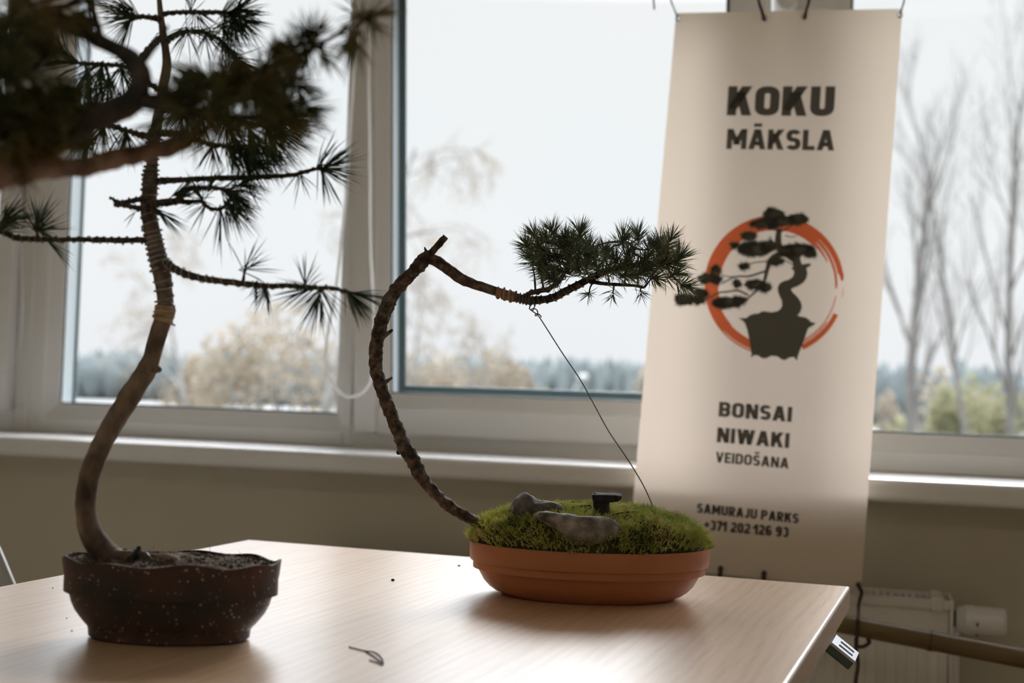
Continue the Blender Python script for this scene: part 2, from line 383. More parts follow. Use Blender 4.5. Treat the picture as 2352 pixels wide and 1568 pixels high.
def frame_ring(mb, x0, x1, z0, z1, l, r, b, t, y0, y1):
    mb.box((x0, y0, z0), (x0 + l, y1, z1)).box((x1 - r, y0, z0), (x1, y1, z1))
    mb.box((x0 + l, y0, z0), (x1 - r, y1, z0 + b)).box((x0 + l, y0, z1 - t), (x1 - r, y1, z1))
    return mb
def window(name, x0, x1, pane, label, tilt=0.0, sash=None, lip=0.0):
    """x0..x1 outer frame; pane = (px0, px1, pz0, pz1) visible glass"""
    o = empty(name, ((x0 + x1) / 2, YF, ZS), label, kind='structure')
    px0, px1, pz0, pz1 = pane
    if not sash:
        fr = frame_ring(MB(), x0, x1, ZS, ZT, px0 - .026 - x0, x1 - px1 - .026, pz0 - .032 - ZS, ZT - pz1 - .032, YF, YF + .075).build('frame', M['pvc'], o, bevel=.004)
        bx0, bx1, bz0, bz1 = px0 - .026, px1 + .026, pz0 - .032, pz1 + .032
        y0 = YF
        host = o
    else:
        sx0, sx1, sz0, sz1 = sash
        frame_ring(MB(), x0, x1, ZS, ZT, sx0 + .02 - x0, x1 - sx1 + .02, sz0 + .02 - ZS, ZT - sz1 + .02, YF, YF + .075).build('frame', M['pvc'], o, bevel=.004)
        host = empty('sash', ((sx0 + sx1) / 2, YF - .001, sz0)); host.parent = o
        host.matrix_parent_inverse = wm(o).inverted()
        y0 = YF - .016
        frame_ring(MB(), sx0, sx1, sz0, sz1, px0 - .022 - sx0, sx1 - px1 - .022, pz0 - .026 - sz0, sz1 - pz1 - .026, y0, YF + .055).build('sash_frame', M['pvc'], host, bevel=.004)
        bx0, bx1, bz0, bz1 = px0 - .022, px1 + .022, pz0 - .026, pz1 + .026
    # glazing bead: bevelled strip sloping towards the glass
    mb = MB(); yb0, yb1 = y0 + .003, y0 + .022
    n = len(mb.v)
    for (a, b, c, d, y) in ((bx0, bx1, bz0, bz1, yb0), (px0, px1, pz0, pz1, yb1), (px0, px1, pz0, pz1, yb1 + .014)):
        mb.v += [(a, y, c), (b, y, c), (b, y, d), (a, y, d)]
    for q in range(2):
        for k in range(4):
            i, j = n + q * 4 + k, n + q * 4 + (k + 1) % 4
            mb.f.append((i, i + 4, j + 4, j))
    mb.build('glazing_bead', M['pvc'], host)
    yg = yb1 + .008
    frame_ring(MB(), px0 - .002, px1 + .002, pz0 - .002, pz1 + .002, .0045, .0045, .0045, .0045, yg - .003, yg + .001).build('gasket', M['gasket'], host)
    MB().box((px0 - .004, yg + .001, pz0 - .004), (px1 + .004, yg + .005, pz1 + .004)).build('pane', M['glass'], host)
    L = lip if lip else .001
    frame_ring(MB(), px0 - .014, px1 + .014, pz0 - .014, pz1 + .014, .0125, .0125, .0125, .0125, yg + .0055, yg + .046).build('outer_frame', M['outer'], host)
    frame_ring(MB(), px0 - .02, px1 + .02, pz0 - .02, pz1 + .02, .02 + L, .02 + L, .02 + L, .02, yg + .046, yg + .052).build('outer_lip', M['lip'], host)
    if tilt:
        host.rotation_euler = (tilt, 0, 0)
    return o, host
# left to right in the photograph
window('window_4', -3.6, -1.905, (-3.48, -1.985, .91, 1.88), 'window beyond the left mullion', lip=.004)
window('window_1', -1.905, -1.072, (-1.803, -1.122, .909, 1.88), 'fixed white window behind the tall left bonsai', lip=.003)
window('window_2', -1.072, -.246, (-.992, -.30, .957, 1.792), 'white tilting window ajar at the top behind the terracotta bonsai',
       sash=(-1.066, -.225, .873, 1.85), tilt=.098, lip=.013)
_, w3 = window('window_3', -.225, 1.9, (-.078, 1.80, .915, 1.88), 'wide white window to the right of the banner', lip=.003)
# upright ridges on the left mullion and the moulding of the centre one
tag(MB().box((-1.945, YF - .03, ZS + .045), (-1.905, YF, ZT)).build('trim_2', M['pvc'], bevel=.006), kind='structure')
tag(MB().box((-1.872, YF - .006, ZS), (-1.866, YF, ZT)).build('trim_3', M['pvc']), kind='structure')
tag(MB().box((-1.098, YF - .008, .885), (-1.076, YF - .001, 2.1)).build('trim_4', M['pvc'], bevel=.003), kind='structure')
# handle high on the right stile of the tilting window
p = on_y(1808, -2, YF - .05)
hd = empty('window_handle', (p.x, YF - .02, p.z), 'white turn handle on the frame above the hanging banner', 'handle')
mb = MB()
pts = [V((p.x, YF - .016, p.z)), V((p.x, YF - .052, p.z))]
mb.tube(pts, .019, 20).build('boss', M['pvc'], hd, smooth=False)
mb = MB(); mb.tube([V((p.x, YF - .05, p.z)), V((p.x, YF - .06, p.z + .02)), V((p.x, YF - .062, p.z + .12))], [.011, .011, .009], 12).build('lever', M['pvc'], hd, smooth=True)
MB().box((p.x - .016, YF - .018, p.z - .034), (p.x + .016, YF - .002, p.z + .034)).build('plate', M['pvc'], hd, bevel=.006)

# two added lamps, unseen behind and above the camera, to fill front faces
for lx, ly, lb in ((-1.9, -.9, 'added fill lamp panel over the left half of the room'), (.6, -.9, 'added fill lamp panel over the right half of the room')):
    lo = empty('fill_lamp', (lx, ly, 2.8), lb, 'lamp')
    MB().box((lx - .6, ly - .15, 2.745), (lx + .6, ly + .15, 2.8)).build('housing', M['pvc'], lo, bevel=.01)
    ld = bpy.data.lights.new('fill_light', 'AREA'); ld.shape = 'RECTANGLE'; ld.size = 1.15; ld.size_y = .26; ld.energy = FILL_W; ld.color = (1.0, .90, .76)
    li = bpy.data.objects.new('fill_light', ld); COL.objects.link(li); li.location = (0, 0, -.06); li.parent = lo

# ------------------------------------------------------------------ blind cords
def cord(name, P, Y, label, r=.0022):
    Q = catmull(P, 6)
    pts = [on_y(x, y, Y) for x, y in Q]
    top = pts[0]
    mb = MB(); mb.tube(pts, r, 8, cap=True, rough=.25, fr=420)
    return tag(mb.build(name, M['cord'], smooth=True), label, 'cord')
cord('blind_cord', [(829, -420), (828, -60), (821, 57), (814, 153), (804, 300), (796, 438), (785, 545), (773, 650), (760, 725), (750, 785), (748, 832), (757, 868), (777, 897),
                    (800, 911), (827, 905), (848, 882), (856, 845), (860, 790), (858, 725), (857, 668), (851, 553), (850, 400), (849, 300), (847, 191), (848, 96), (852, 0), (853, -60), (854, -420)],
     2.42, 'white looped blind cord hanging by the centre mullion', .0030)
cord('blind_cord', [(48, -420), (47, 300), (49, 560), (51, 700), (46, 790), (28, 832), (2, 845), (-30, 830), (-48, 780), (-52, 560), (-50, -420)],
     2.535, 'thin pale blind cord against the mullion at the left edge', .0014)

# ------------------------------------------------------------------ table
YT = -.0585
tb = empty('table', (-.9, 1.785, 0), 'beech laminate table carrying the two potted bonsai', 'table')
tb.rotation_euler = (0, 0, YT)
TW, TL, TH = .866, 1.55, .74
BRK = -.206
def local(mb, name, mt, par, root, bevel=0, smooth=False, kind=None):
    o = mb.build(name, mt, None, smooth, bevel=bevel, kind=kind); o.parent = par
    return o
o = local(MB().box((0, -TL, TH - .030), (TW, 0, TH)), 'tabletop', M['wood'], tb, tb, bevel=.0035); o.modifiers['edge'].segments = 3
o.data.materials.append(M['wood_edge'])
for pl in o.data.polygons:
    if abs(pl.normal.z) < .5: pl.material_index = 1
local(MB().box((.06, -TL + .06, TH - .075), (TW - .06, -TL + .085, TH - .0305)).box((.06, -.085, TH - .075), (TW - .06, -.06, TH - .0305))
      .box((.06, -TL + .085, TH - .075), (.085, -.085, TH - .0305)).box((TW - .085, -TL + .085, TH - .075), (TW - .06, -.085, TH - .0305)), 'apron', M['dmetal'], tb, tb)
for x in (.075, TW - .075):
    for y in (-.075, -TL + .075):
        local(MB().tube([V((x, y, 0)), V((x, y, TH - .0305))], .02, 16), 'leg', M['dmetal'], tb, tb)
# steel linking hook under the right edge
by = BRK
lk = empty('linking_bracket', (TW, by, TH - .031)); lk.parent = tb
o = MB().box((-.045, -.026, -.004), (.001, .026, -.0012)).build('bracket_base', M['metal'], None, bevel=.001); o.parent = lk
pl = MB()                               # slotted tongue folded down
for a, b in (((0, -.026, -.003), (.008, .026, 0)), ((.026, -.026, -.003), (.031, .026, 0)),
             ((.008, -.026, -.003), (.026, -.016, 0)), ((.008, -.006, -.003), (.026, .005, 0)), ((.008, .015, -.003), (.026, .026, 0))):
    pl.box(a, b)
o = pl.build('slotted_tongue', M['metal'], None); o.parent = lk; o.rotation_euler = (0, .62, 0)
o = MB().box((0, -.026, -.012), (.031, -.0245, -.003)).box((0, .0245, -.012), (.031, .026, -.003)).box((.0295, -.026, -.012), (.031, .026, -.003)).box((.001, -.026, -.0125), (.030, .026, -.011)).build('bracket_body', M['dmetal'], None); o.parent = lk; o.rotation_euler = (0, .62, 0)

# ------------------------------------------------------------------ chair at the left edge
c0 = at(-292, 1330, 1.92)
ch = empty('chair', (c0.x, c0.y, 0), 'grey shell chair cut off by the left edge of the photo', 'chair')
def shell(fn, nu, nv, th):
    mb = MB(); n = 0
    for side in (0, 1):
        for i in range(nu + 1):
            for j in range(nv + 1):
                p_ = fn(i / nu, j / nv); q = p_ + V((0, 0, 0))
                if side: q = q + V((.0, th, -.002))
                mb.v.append(tuple(q))
    W = nv + 1; off = (nu + 1) * W
    for i in range(nu):
        for j in range(nv):
            a = i * W + j
            mb.f.append((a, a + 1, a + W + 1, a + W)); mb.f.append((off + a + W, off + a + W + 1, off + a + 1, off + a))
    rim = [j for j in range(W)] + [i * W + nv for i in range(1, nu + 1)] + [nu * W + j for j in range(nv - 1, -1, -1)] + [i * W for i in range(nu - 1, 0, -1)]
    for k in range(len(rim)):
        a, b = rim[k], rim[(k + 1) % len(rim)]
        mb.f.append((a, off + a, off + b, b))
    return mb
def back(u, v):
    s = (u - .5) * 2; h = .47 + .33 * v
    wd = min(.215, .212 - .5 * (h - .66)) - (.03 * ((v - .85) / .15) ** 2 if v > .85 else 0)
    return V((s * wd, .03 * (1 - s * s) + .04 * v - .02 + 0, h - .02 * s * s * v))
b = shell(back, 14, 10, .012).build('backrest', M['chair'], None, smooth=True); b.parent = ch
sb = shell(lambda u, v: V(((u - .5) * .40, -.40 + .42 * v, .44 + .03 * (2 * u - 1) ** 2 - .015 * math.sin(v * 3.14))), 12, 10, .01)
b = sb.build('seat', M['chair'], None, smooth=True); b.parent = ch
for x in (-.17, .17):
    for y in (-.36, .0):
        b = MB().tube([V((x * 1.1, y * 1.05, 0)), V((x, y, .44))], .011, 10).build('leg', M['metal'], None, smooth=True); b.parent = ch

ch.rotation_euler = (0, 0, math.atan2(R.y, R.x))

# ------------------------------------------------------------------ radiator
YR = 2.325
rz = .648
rd = empty('radiator', (-.45, 2.38, .1), 'white panel radiator below the sill behind the banner', 'radiator')
x1 = .113; x0 = -1.05
mb = MB(); mb.box((x0, YR + .004, .10), (x1, YR + .012, rz - .012))
k = x0 + .03
while k < x1 - .02:                     # pressed flutes of the front panel
    mb.box((k, YR, .13), (k + .018, YR + .006, rz - .075)); k += .0333
mb.build('front_panel', M['rad'], rd, bevel=.003)
MB().box((x0, YR + .075, .10), (x1, YR + .085, rz - .012)).build('rear_panel', M['rad'], rd)
mb = MB(); mb.box((x0 - .002, YR - .002, rz - .016), (x1 + .004, YR + .004, rz)); mb.box((x0 - .002, YR + .083, rz - .016), (x1 + .004, YR + .089, rz))
k = x0
while k < x1: mb.box((k, YR + .003, rz - .008), (k + .004, YR + .084, rz - .004)); k += .012
mb.build('top_grille', M['rad'], rd, bevel=.001)
for xx in (x0 - .006, x1):
    MB().box((xx, YR - .004, .10), (xx + .006, YR + .091, rz + .001)).build('side_cover', M['rad'], rd, bevel=.002)
MB().box((x1 - .03, YR - .004, rz - .02), (x1 - .01, YR + .09, rz + .004)).build('clip', M['rad'], rd, bevel=.003)
vp = V((x1 + .004, YR + .045, .612))
MB().tube([vp, vp + V((.016, 0, 0))], .014, 16).build('valve', M['dmetal'], rd)
th = MB().tube([vp + V((.008, 0, 0)), vp + V((.02, 0, 0)), vp + V((.022, 0, 0)), vp + V((.036, 0, 0)), vp + V((.037, 0, 0)), vp + V((.083, 0, 0)), vp + V((.087, 0, 0)), vp + V((.0875, 0, 0))],
               [.020, .0225, .0245, .0245, .0235, .0235, .0215, .018], 28).build('thermostat_head', M['pvc'], rd)
mb = MB()
for a in (-1.9, -.6, .7, -3.0): mb.box((vp.x + .040, vp.y + .0236 * math.cos(a) - .002, vp.z + .0236 * math.sin(a) - .003), (vp.x + .043, vp.y + .0236 * math.cos(a) + .002, vp.z + .0236 * math.sin(a) + .003))
mb.build('dial_mark', M['gasket'], th)
for xx in (x0 + .15, x1 - .15):
    MB().box((xx - .015, YR + .085, .3), (xx + .015, YW - .001, .34)).build('bracket', M['rad'], rd)
mb = MB().tube([V((vp.x + .008, vp.y, vp.z)), V((vp.x + .008, vp.y + .0, vp.z - .03)), V((vp.x + .008, vp.y, .0))], .0075, 12).build('pipe', M['rad'], rd)

# ------------------------------------------------------------------ banner
YN = 2.335
tl, tr_, bl, br = on_y(1553, 30, YN), on_y(2073, 20, YN), on_y(1441, 1296, YN - .030), on_y(1978.5, 1350, YN - .030)
BN = (tr_ - tl).cross(bl - tl).normalized()         # banner normal
if BN.y > 0: BN = -BN
def bp(x, y, off=.0):
    r = ray(x, y); t = (tl - EYE).dot(BN) / r.dot(BN)
    return EYE + r * t + BN * off
bn = empty('banner', tuple((tl + tr_) / 2), 'beige vinyl roll-up banner with bonsai emblem hanging before the window', 'banner')
H_ = [(1557.5, 43), (1755.5, 42), (1848, 38), (2067, 35), (1655, 1305), (1755, 1316), (1972, 1342), (1448, 1281)]
# the sheet is cut with a round hole at every eyelet
def sheet_mesh():
    mb = MB()
    def on(p_):
        t_ = p_ - EYE; return EYE + t_ * ((tl - EYE).dot(BN) / t_.dot(BN))
    a_ = (tr_ - tl).normalized(); b_ = BN.cross(a_)
    loops = [[on(tl), on(tr_), on(br), on(bl)]]
    for x, y in H_:
        c = bp(x, y); loops.append([c + (a_ * math.cos(w) + b_ * math.sin(w)) * .0036 for w in [2 * math.pi * k / 16 for k in range(16)]])
    for l_ in loops: mb.v += [tuple(p_) for p_ in l_]
    loc = [[V(((p_ - tl).dot(a_), (p_ - tl).dot(b_), 0)) for p_ in l_] for l_ in loops]
    mb.f = [tuple(t) for t in tessellate_polygon(loc)]
    return mb
sh = sheet_mesh().build('sheet', M['banner'], bn)
BU = (tr_ - tl).normalized(); BV = BU.cross(BN).normalized()
if BV.z < 0: BV = -BV
def ring(mb, c, r0, r1, nrm, n=20, h=.001):
    a = nrm.orthogonal().normalized(); b_ = nrm.cross(a); k0 = len(mb.v)
    for rr, hh in ((r0, 0), (r0, h), (r1, h), (r1, 0)):
        for k in range(n):
            w = 2 * math.pi * k / n; mb.v.append(tuple(c + (a * math.cos(w) + b_ * math.sin(w)) * rr + nrm * hh))
    for q in range(4):
        for k in range(n):
            i, j = k0 + q * n + k, k0 + q * n + (k + 1) % n
            i2, j2 = k0 + ((q + 1) % 4) * n + k, k0 + ((q + 1) % 4) * n + (k + 1) % n
            mb.f.append((i, j, j2, i2))
    return mb
for x, y in H_:
    c = bp(x, y, .0004)
    e_ = ring(MB(), c, .0033, .0050, BN).build('eyelet', M['wire_light'], bn)
# --- printing: a stroke alphabet (cap height 1)
def glyph(ch, w):
    v = w * .9; h = w / 2
    G = []
    r = lambda a, b, c, d: G.append(('p', [(a, b), (c, b), (c, d), (a, d)]))
    def d(x0, y0, x1, y1, clip=(0, 1), ww=w):
        dx, dy = x1 - x0, y1 - y0; L = math.hypot(dx, dy); ux, uy = dx / L, dy / L
        nx, ny = -uy * ww / 2, ux * ww / 2; E_ = .25
        if clip is None: E_ = 0
        P = [(x0 - ux * E_ + nx, y0 - uy * E_ + ny), (x1 + ux * E_ + nx, y1 + uy * E_ + ny), (x1 + ux * E_ - nx, y1 + uy * E_ - ny), (x0 - ux * E_ - nx, y0 - uy * E_ - ny)]
        if clip:
            for lim, sg in ((clip[0], 1), (clip[1], -1)):
                Q = []
                for i in range(len(P)):
                    a, b = P[i], P[(i + 1) % len(P)]
                    ia, ib = sg * (a[1] - lim) >= 0, sg * (b[1] - lim) >= 0
                    if ia: Q.append(a)
                    if ia != ib:
                        t = (lim - a[1]) / (b[1] - a[1]); Q.append((a[0] + (b[0] - a[0]) * t, lim))
                P = Q
        if len(P) > 2: G.append(('p', P))
    def e(cx, cy, rx, ry, a0, a1, n=20):
        for k in range(n):
            A, B = math.radians(a0 + (a1 - a0) * k / n), math.radians(a0 + (a1 - a0) * (k + 1) / n)
            def sp(rx_, ry_, t):       # squarish curve
                c_, s_ = math.cos(t), math.sin(t); pw = .88
                return (cx + rx_ * math.copysign(abs(c_) ** pw, c_), cy + ry_ * math.copysign(abs(s_) ** pw, s_))
            G.append(('p', [sp(rx, ry, A), sp(rx, ry, B), sp(rx - w, ry - v, B), sp(rx - w, ry - v, A)]))
    W = .64
    if ch == 'K': W = .70; r(0, 0, w, 1); d(w * .9, .42, W - h * 1.25, 1); d(w * 1.5, .58, W - h * 1.1, 0)
    elif ch in 'O0':
        W = .68 if ch == 'O' else .60
        r(0, .3, w, .7); r(W - w, .3, W, .7); e(W / 2, .7, W / 2, .3, 0, 180); e(W / 2, .3, W / 2, .3, 180, 360)
    elif ch == 'U': W = .66; r(0, .3, w, 1); r(W - w, .3, W, 1); e(W / 2, .3, W / 2, .3, 180, 360)
    elif ch in 'MĀAMN' and ch in 'M': W = .86; r(0, 0, w, 1); r(W - w, 0, W, 1); d(h * 1.1, 1, W / 2, .32, (.22, 1)); d(W - h * 1.1, 1, W / 2, .32, (.22, 1))
    elif ch in 'AĀ':
        W = .74; d(h * 1.05, 0, W / 2 - h * .2, 1); d(W - h * 1.05, 0, W / 2 + h * .2, 1); r(W * .26, .19, W * .74, .19 + v)
        if ch == 'Ā': r(W * .27, 1.12, W * .73, 1.12 + v * .8)
    elif ch in 'SŠ':
        W = .62; ry = (1 + v) / 4; e(W / 2, 1 - ry, W / 2, ry, 25, 270); e(W / 2, ry, W / 2, ry, 90, -155)
        if ch == 'Š': d(W * .22, 1.30, W * .5, 1.12, None, w * .75); d(W * .78, 1.30, W * .5, 1.12, None, w * .75)
    elif ch == 'L': W = .52; r(0, 0, w, 1); r(w, 0, W, v)
    elif ch == 'E': W = .54; r(0, 0, w, 1); r(w, 0, W, v); r(w, 1 - v, W, 1); r(w, .5 - v / 2, W * .92, .5 + v / 2)
    elif ch == 'I': W = w; r(0, 0, w, 1)
    elif ch == 'N': W = .70; r(0, 0, w, 1); r(W - w, 0, W, 1); d(h * 1.1, 1, W - h * 1.1, 0)
    elif ch == 'V': W = .70; d(h * 1.05, 1, W / 2 - h * .1, 0); d(W - h * 1.05, 1, W / 2 + h * .1, 0)
    elif ch == 'W':
        W = 1.04
        for a, b in ((h * 1.05, W * .29), (W * .47, W * .29), (W * .53, W * .71), (W - h * 1.05, W * .71)): d(a, 1, b, 0)
    elif ch in 'BDPR':
        W = .66; r(0, 0, w, 1)
        if ch == 'D': xc = W * .45; r(w, 0, xc, v); r(w, 1 - v, xc, 1); e(xc, .7, W - xc, .3, 0, 90); e(xc, .3, W - xc, .3, 270, 360); r(W - w, .3, W, .7)
        else:
            ry = (1 + v) / 4 if ch == 'B' else .31
            xc = W * .55
            r(w, 1 - v, xc, 1); r(w, 1 - 2 * ry, xc, 1 - 2 * ry + v); e(xc, 1 - ry, W - xc - .01, ry, -90, 90)
            if ch == 'B': r(w, 0, xc, v); e(xc, ry, W - xc, ry, -90, 90)
            if ch == 'R': d(W * .48, 1 - 2 * ry + v * .5, W - h * 1.15, 0, (0, .5))
    elif ch == 'J': W = .52; r(W - w, .3, W, 1); e(W / 2, .3, W / 2, .3, 195, 360)
    elif ch == '3': W = .58; ry = (1 + v) / 4; e(W / 2, 1 - ry, W / 2 - .01, ry, 155, -90); e(W / 2, ry, W / 2, ry, 90, -155)
    elif ch == '7': W = .56; r(0, 1 - v, W, 1); d(W - h * 1.15, 1 - v * .5, W * .36, 0, (0, 1))
    elif ch == '1': W = .36; r(W - w, 0, W, 1); d(h * .6, .76, W - h, .97, (0, 1), w * .9)
    elif ch == '2': W = .58; e(W / 2, .70, W / 2, .30, 160, -35); d(W - h * 1.5, .50, h * 1.3, v, (v * .5, .56)); r(0, 0, W, v)
    elif ch in '69':
        W = .60; s0 = len(G); e(W / 2, .32, W / 2, .32, 0, 360, 30); r(0, .3, w, .68); e(W / 2, .68, W / 2, .32, 30, 180)
        if ch == '9': G[s0:] = [('p', [(W - x, 1 - y) for x, y in P]) for _, P in G[s0:]]
    elif ch == '+': W = .50; r(0, .42, W, .42 + v * .9); r(W / 2 - h * .9, .42 + v * .45 - W / 2, W / 2 + h * .9, .42 + v * .45 + W / 2)
    elif ch == ' ': W = .22
    return W, [P for _, P in G]
def line(text, a, b, hgt, w, name, gap=.11):
    """a, b: baseline ends in the photograph; hgt: cap height in its pixels"""
    A, B = bp(*a, .0006), bp(*b, .0006)
    ux = (B - A); L = ux.length; ux.normalize(); uy = BN.cross(ux)
    if uy.z < 0: uy = -uy
    uy = (uy + BU * .0).normalized()
    Hm = (bp(a[0], a[1]) - bp(a[0] + hgt * .075, a[1] - hgt)).length
    gl = [glyph(c, w) for c in text]; tot = sum(g[0] for g in gl) + gap * (len(gl) - 1)
    sx_ = L / tot; x = 0; mb = MB()
    for W, ps in gl:
        for P in ps:
            if len(P) >= 3:
                mb.poly([A + ux * ((x + q[0]) * sx_) + uy * (q[1] * Hm) for q in P])
        x += W + gap
    return mb.build(name, M['ink'], bn)
line('KOKU', (1669, 265), (1915, 267), 67, .265, 'lettering', .075)
line('MĀKSLA', (1668, 342), (1916, 346), 46, .235, 'lettering', .075)
line('BONSAI', (1650, 956), (1818, 969), 34, .245, 'lettering', .08)
line('NIWAKI', (1646, 1015), (1812, 1029), 34, .245, 'lettering', .08)
line('VEIDOŠANA', (1643, 1061), (1811, 1076), 24, .225, 'lettering', .085)
line('SAMURAJU PARKS', (1600, 1177), (1834, 1202), 22, .25, 'lettering', .08)
line('+371 202 126 93', (1617, 1216), (1811, 1234), 23, .245, 'lettering', .08)
# emblem, traced in a detail view of the banner
def ec(x, y, off): return bp(1440 + x * .29333, 440 + y * .29333, off)
CX, CY = 1156, 734
red = MB()
def band(r0, r1, a0, a1, n=40, taper=0):
    for k in range(n):
        t0, t1 = k / n, (k + 1) / n
        A0, A1 = math.radians(a0 + (a1 - a0) * t0), math.radians(a0 + (a1 - a0) * t1)
        def rr(t):
            q = 1 - taper * t
            mid = (r0 + r1) / 2; hw = (r1 - r0) / 2 * q
            j = noise.noise(V((t * 9, r0, 1))) * 3
            return mid - hw + j, mid + hw
        (i0, o0), (i1, o1) = rr(t0), rr(t1)
        P = lambda r_, a: ec(CX + r_ * math.cos(a), CY - r_ * math.sin(a), .0005)
        red.poly([P(i0, A0), P(o0, A0), P(o1, A1), P(i1, A1)])
band(432, 549, 46, 180, 60); band(441, 549, 180, 205, 12); band(456, 549, 205, 222, 12)
band(462, 530, 222, 252, 16); band(536, 549, 222, 255, 16)
band(500, 549, 46, 10, 20, .15); band(470, 497, 46, -1, 24, .4); band(438, 466, 46, 24, 12, .7); band(476, 487, 2, -3, 6); band(512, 549, 10, 4, 6, .5)
band(482, 490, -10, -62, 30, -.3); band(510, 549, -25, -66, 24, -.1); band(496, 504, -35, -66, 20); band(536, 541, -2, -10, 6)
red.build('emblem_ring', M['red'], bn)
ink = MB(); OFF = .0010
sil = [(873, 990), (935, 990), (965, 965), (1000, 955), (1030, 955), (1050, 940), (1075, 935), (1130, 945), (1180, 935), (1205, 915), (1215, 890), (1212, 850), (1195, 820), (1182, 780), (1180, 750), (1195, 720),
       (1225, 700), (1265, 690), (1295, 670), (1310, 640), (1305, 615), (1290, 610), (1290, 595), (1302, 588), (1296, 540), (1255, 515), (1215, 500), (1240, 440), (1350, 480), (1360, 540), (1372, 570), (1400, 565), (1440, 562),
       (1438, 580), (1405, 600), (1415, 640), (1405, 680), (1380, 715), (1340, 740), (1300, 755), (1285, 765), (1300, 790), (1340, 830), (1365, 870), (1370, 910), (1355, 950), (1335, 968), (1360, 978),
       (1400, 985), (1430, 1005), (1440, 1022), (1475, 1025), (1470, 1040), (1420, 1070), (1405, 1110), (1385, 1170), (1345, 1270), (1330, 1325), (1310, 1295), (1270, 1300), (1235, 1320), (1205, 1310),
       (1180, 1290), (1130, 1285), (1090, 1305), (1060, 1305), (1030, 1285), (1000, 1280), (970, 1300), (975, 1270), (965, 1200), (945, 1090), (925, 1030), (905, 1010)]
ink.poly([ec(x, y, OFF) for x, y in sil])
def stroke(P, w0, w1):
    Q = catmull(P, 6); n = len(Q)
    for k in range(n - 1):
        (xa, ya), (xb, yb) = Q[k], Q[k + 1]; L = math.hypot(xb - xa, yb - ya) or 1
        nx, ny = -(yb - ya) / L, (xb - xa) / L
        wa = (w0 + (w1 - w0) * k / n) / 2; wb = (w0 + (w1 - w0) * (k + 1) / n) / 2
        ex, ey = (xb - xa) * .15, (yb - ya) * .15
        ink.poly([ec(xa - ex + nx * wa, ya - ey + ny * wa, OFF), ec(xb + ex + nx * wb, yb + ey + ny * wb, OFF), ec(xb + ex - nx * wb, yb + ey - ny * wb, OFF), ec(xa - ex - nx * wa, ya - ey - ny * wa, OFF)])
stroke([(1320, 520), (1250, 475), (1190, 440), (1185, 360), (1192, 290)], 84, 34)
stroke([(1230, 480), (1140, 520), (1105, 590), (1080, 690)], 56, 22)
stroke([(1080, 690), (1020, 770), (940, 840), (900, 860)], 20, 8)
stroke([(1090, 620), (960, 662), (850, 667), (745, 720)], 18, 8); stroke([(850, 667), (790, 665), (745, 650)], 9, 6)
stroke([(1110, 545), (1000, 555), (920, 575)], 10, 6)
stroke([(950, 810), (870, 775), (780, 785), (720, 792), (610, 850)], 16, 10)
stroke([(1190, 310), (1120, 285), (1060, 280)], 16, 8); stroke([(1195, 320), (1250, 290), (1330, 240)], 16, 8)
stroke([(1230, 535), (1270, 555), (1300, 575)], 9, 7); stroke([(1190, 430), (1140, 390), (1120, 350)], 14, 6); stroke([(1240, 345), (1290, 355), (1330, 345)], 8, 5)
rg = random.Random(4)
for cx, cy, rx, ry in ((1150, 175, 92, 46), (1335, 215, 98, 44), (1075, 255, 128, 40), (1200, 232, 130, 46), (955, 350, 62, 40), (1000, 450, 140, 66), (930, 440, 70, 44), (1110, 430, 60, 50), (1350, 455, 135, 50), (1430, 480, 55, 40), (1250, 460, 80, 50),
                       (840, 418, 34, 20), (915, 585, 46, 28), (700, 610, 40, 34), (630, 680, 92, 40), (700, 690, 40, 40), (1010, 728, 100, 40), (1090, 755, 50, 36), (862, 722, 30, 28), (450, 845, 88, 50), (575, 800, 60, 48), (560, 850, 50, 34),
                       (790, 865, 132, 48), (720, 880, 60, 34), (880, 850, 60, 30), (1165, 545, 66, 32)):
    n = 30
    ink.poly([ec(cx + rx * .9 * (1 + rg.uniform(-.1, .1)) * math.cos(2 * math.pi * k / n), cy + ry * .88 * (1 + rg.uniform(-.1, .1)) * math.sin(2 * math.pi * k / n), OFF) for k in range(n)])
    for q in range(max(8, int(rx * ry / 190))):          # brush-like needle bursts round the pad
        w = rg.uniform(0, 6.283); rr = math.sqrt(rg.uniform(.25, 1))
        bx, by_ = cx + rx * .84 * rr * math.cos(w), cy + ry * .8 * rr * math.sin(w)
        for k in range(11):
            a = 2 * math.pi * k / 11 + rg.uniform(-.2, .2); L = rg.uniform(24, 46); c_, s_ = math.cos(a), math.sin(a)
            ink.poly([ec(bx - s_ * 4.6, by_ + c_ * 4.6, OFF), ec(bx + s_ * 4.6, by_ - c_ * 4.6, OFF), ec(bx + c_ * L, by_ + s_ * L, OFF)])
ink.build('emblem_bonsai', M['ink_solid'], bn)

# laces through the eyelets: top ones run up to a pole out of view
TOPY = YN - .02
def lace(name, P, label, r=.0022, mt='lace', cat='lace', group=None):
    pts = []
    for q in catmull(P, 5): pts.append(at(q[0], q[1], q[2]))
    mb = MB(); mb.tube(pts, r, 7, rough=.2, fr=300)
    return tag(mb.build(name, M[mt], smooth=True), label, cat, group)
dB = lambda x, y: (bp(x, y) - EYE).dot(F)
def top_lace(x, y, xt, label, mt, r):
    d0 = dB(x, y) - .004
    lace('lace', [(x, y + 2, d0 + .012), (x, y + 3, d0), (x + (xt - x) * .35, y * .55, d0 - .003), (x + (xt - x) * .8, -4, d0 - .002), (xt, -60, d0 - .001), (xt + (xt - x) * .8, -200, d0)], label, r, mt)
top_lace(1557.5, 43, 1536, 'thin grey cord through the top left eyelet of the banner', 'wire', .0014)
top_lace(1755.5, 42, 1738, 'brown lace through the second top eyelet of the banner', 'lace', .0026)
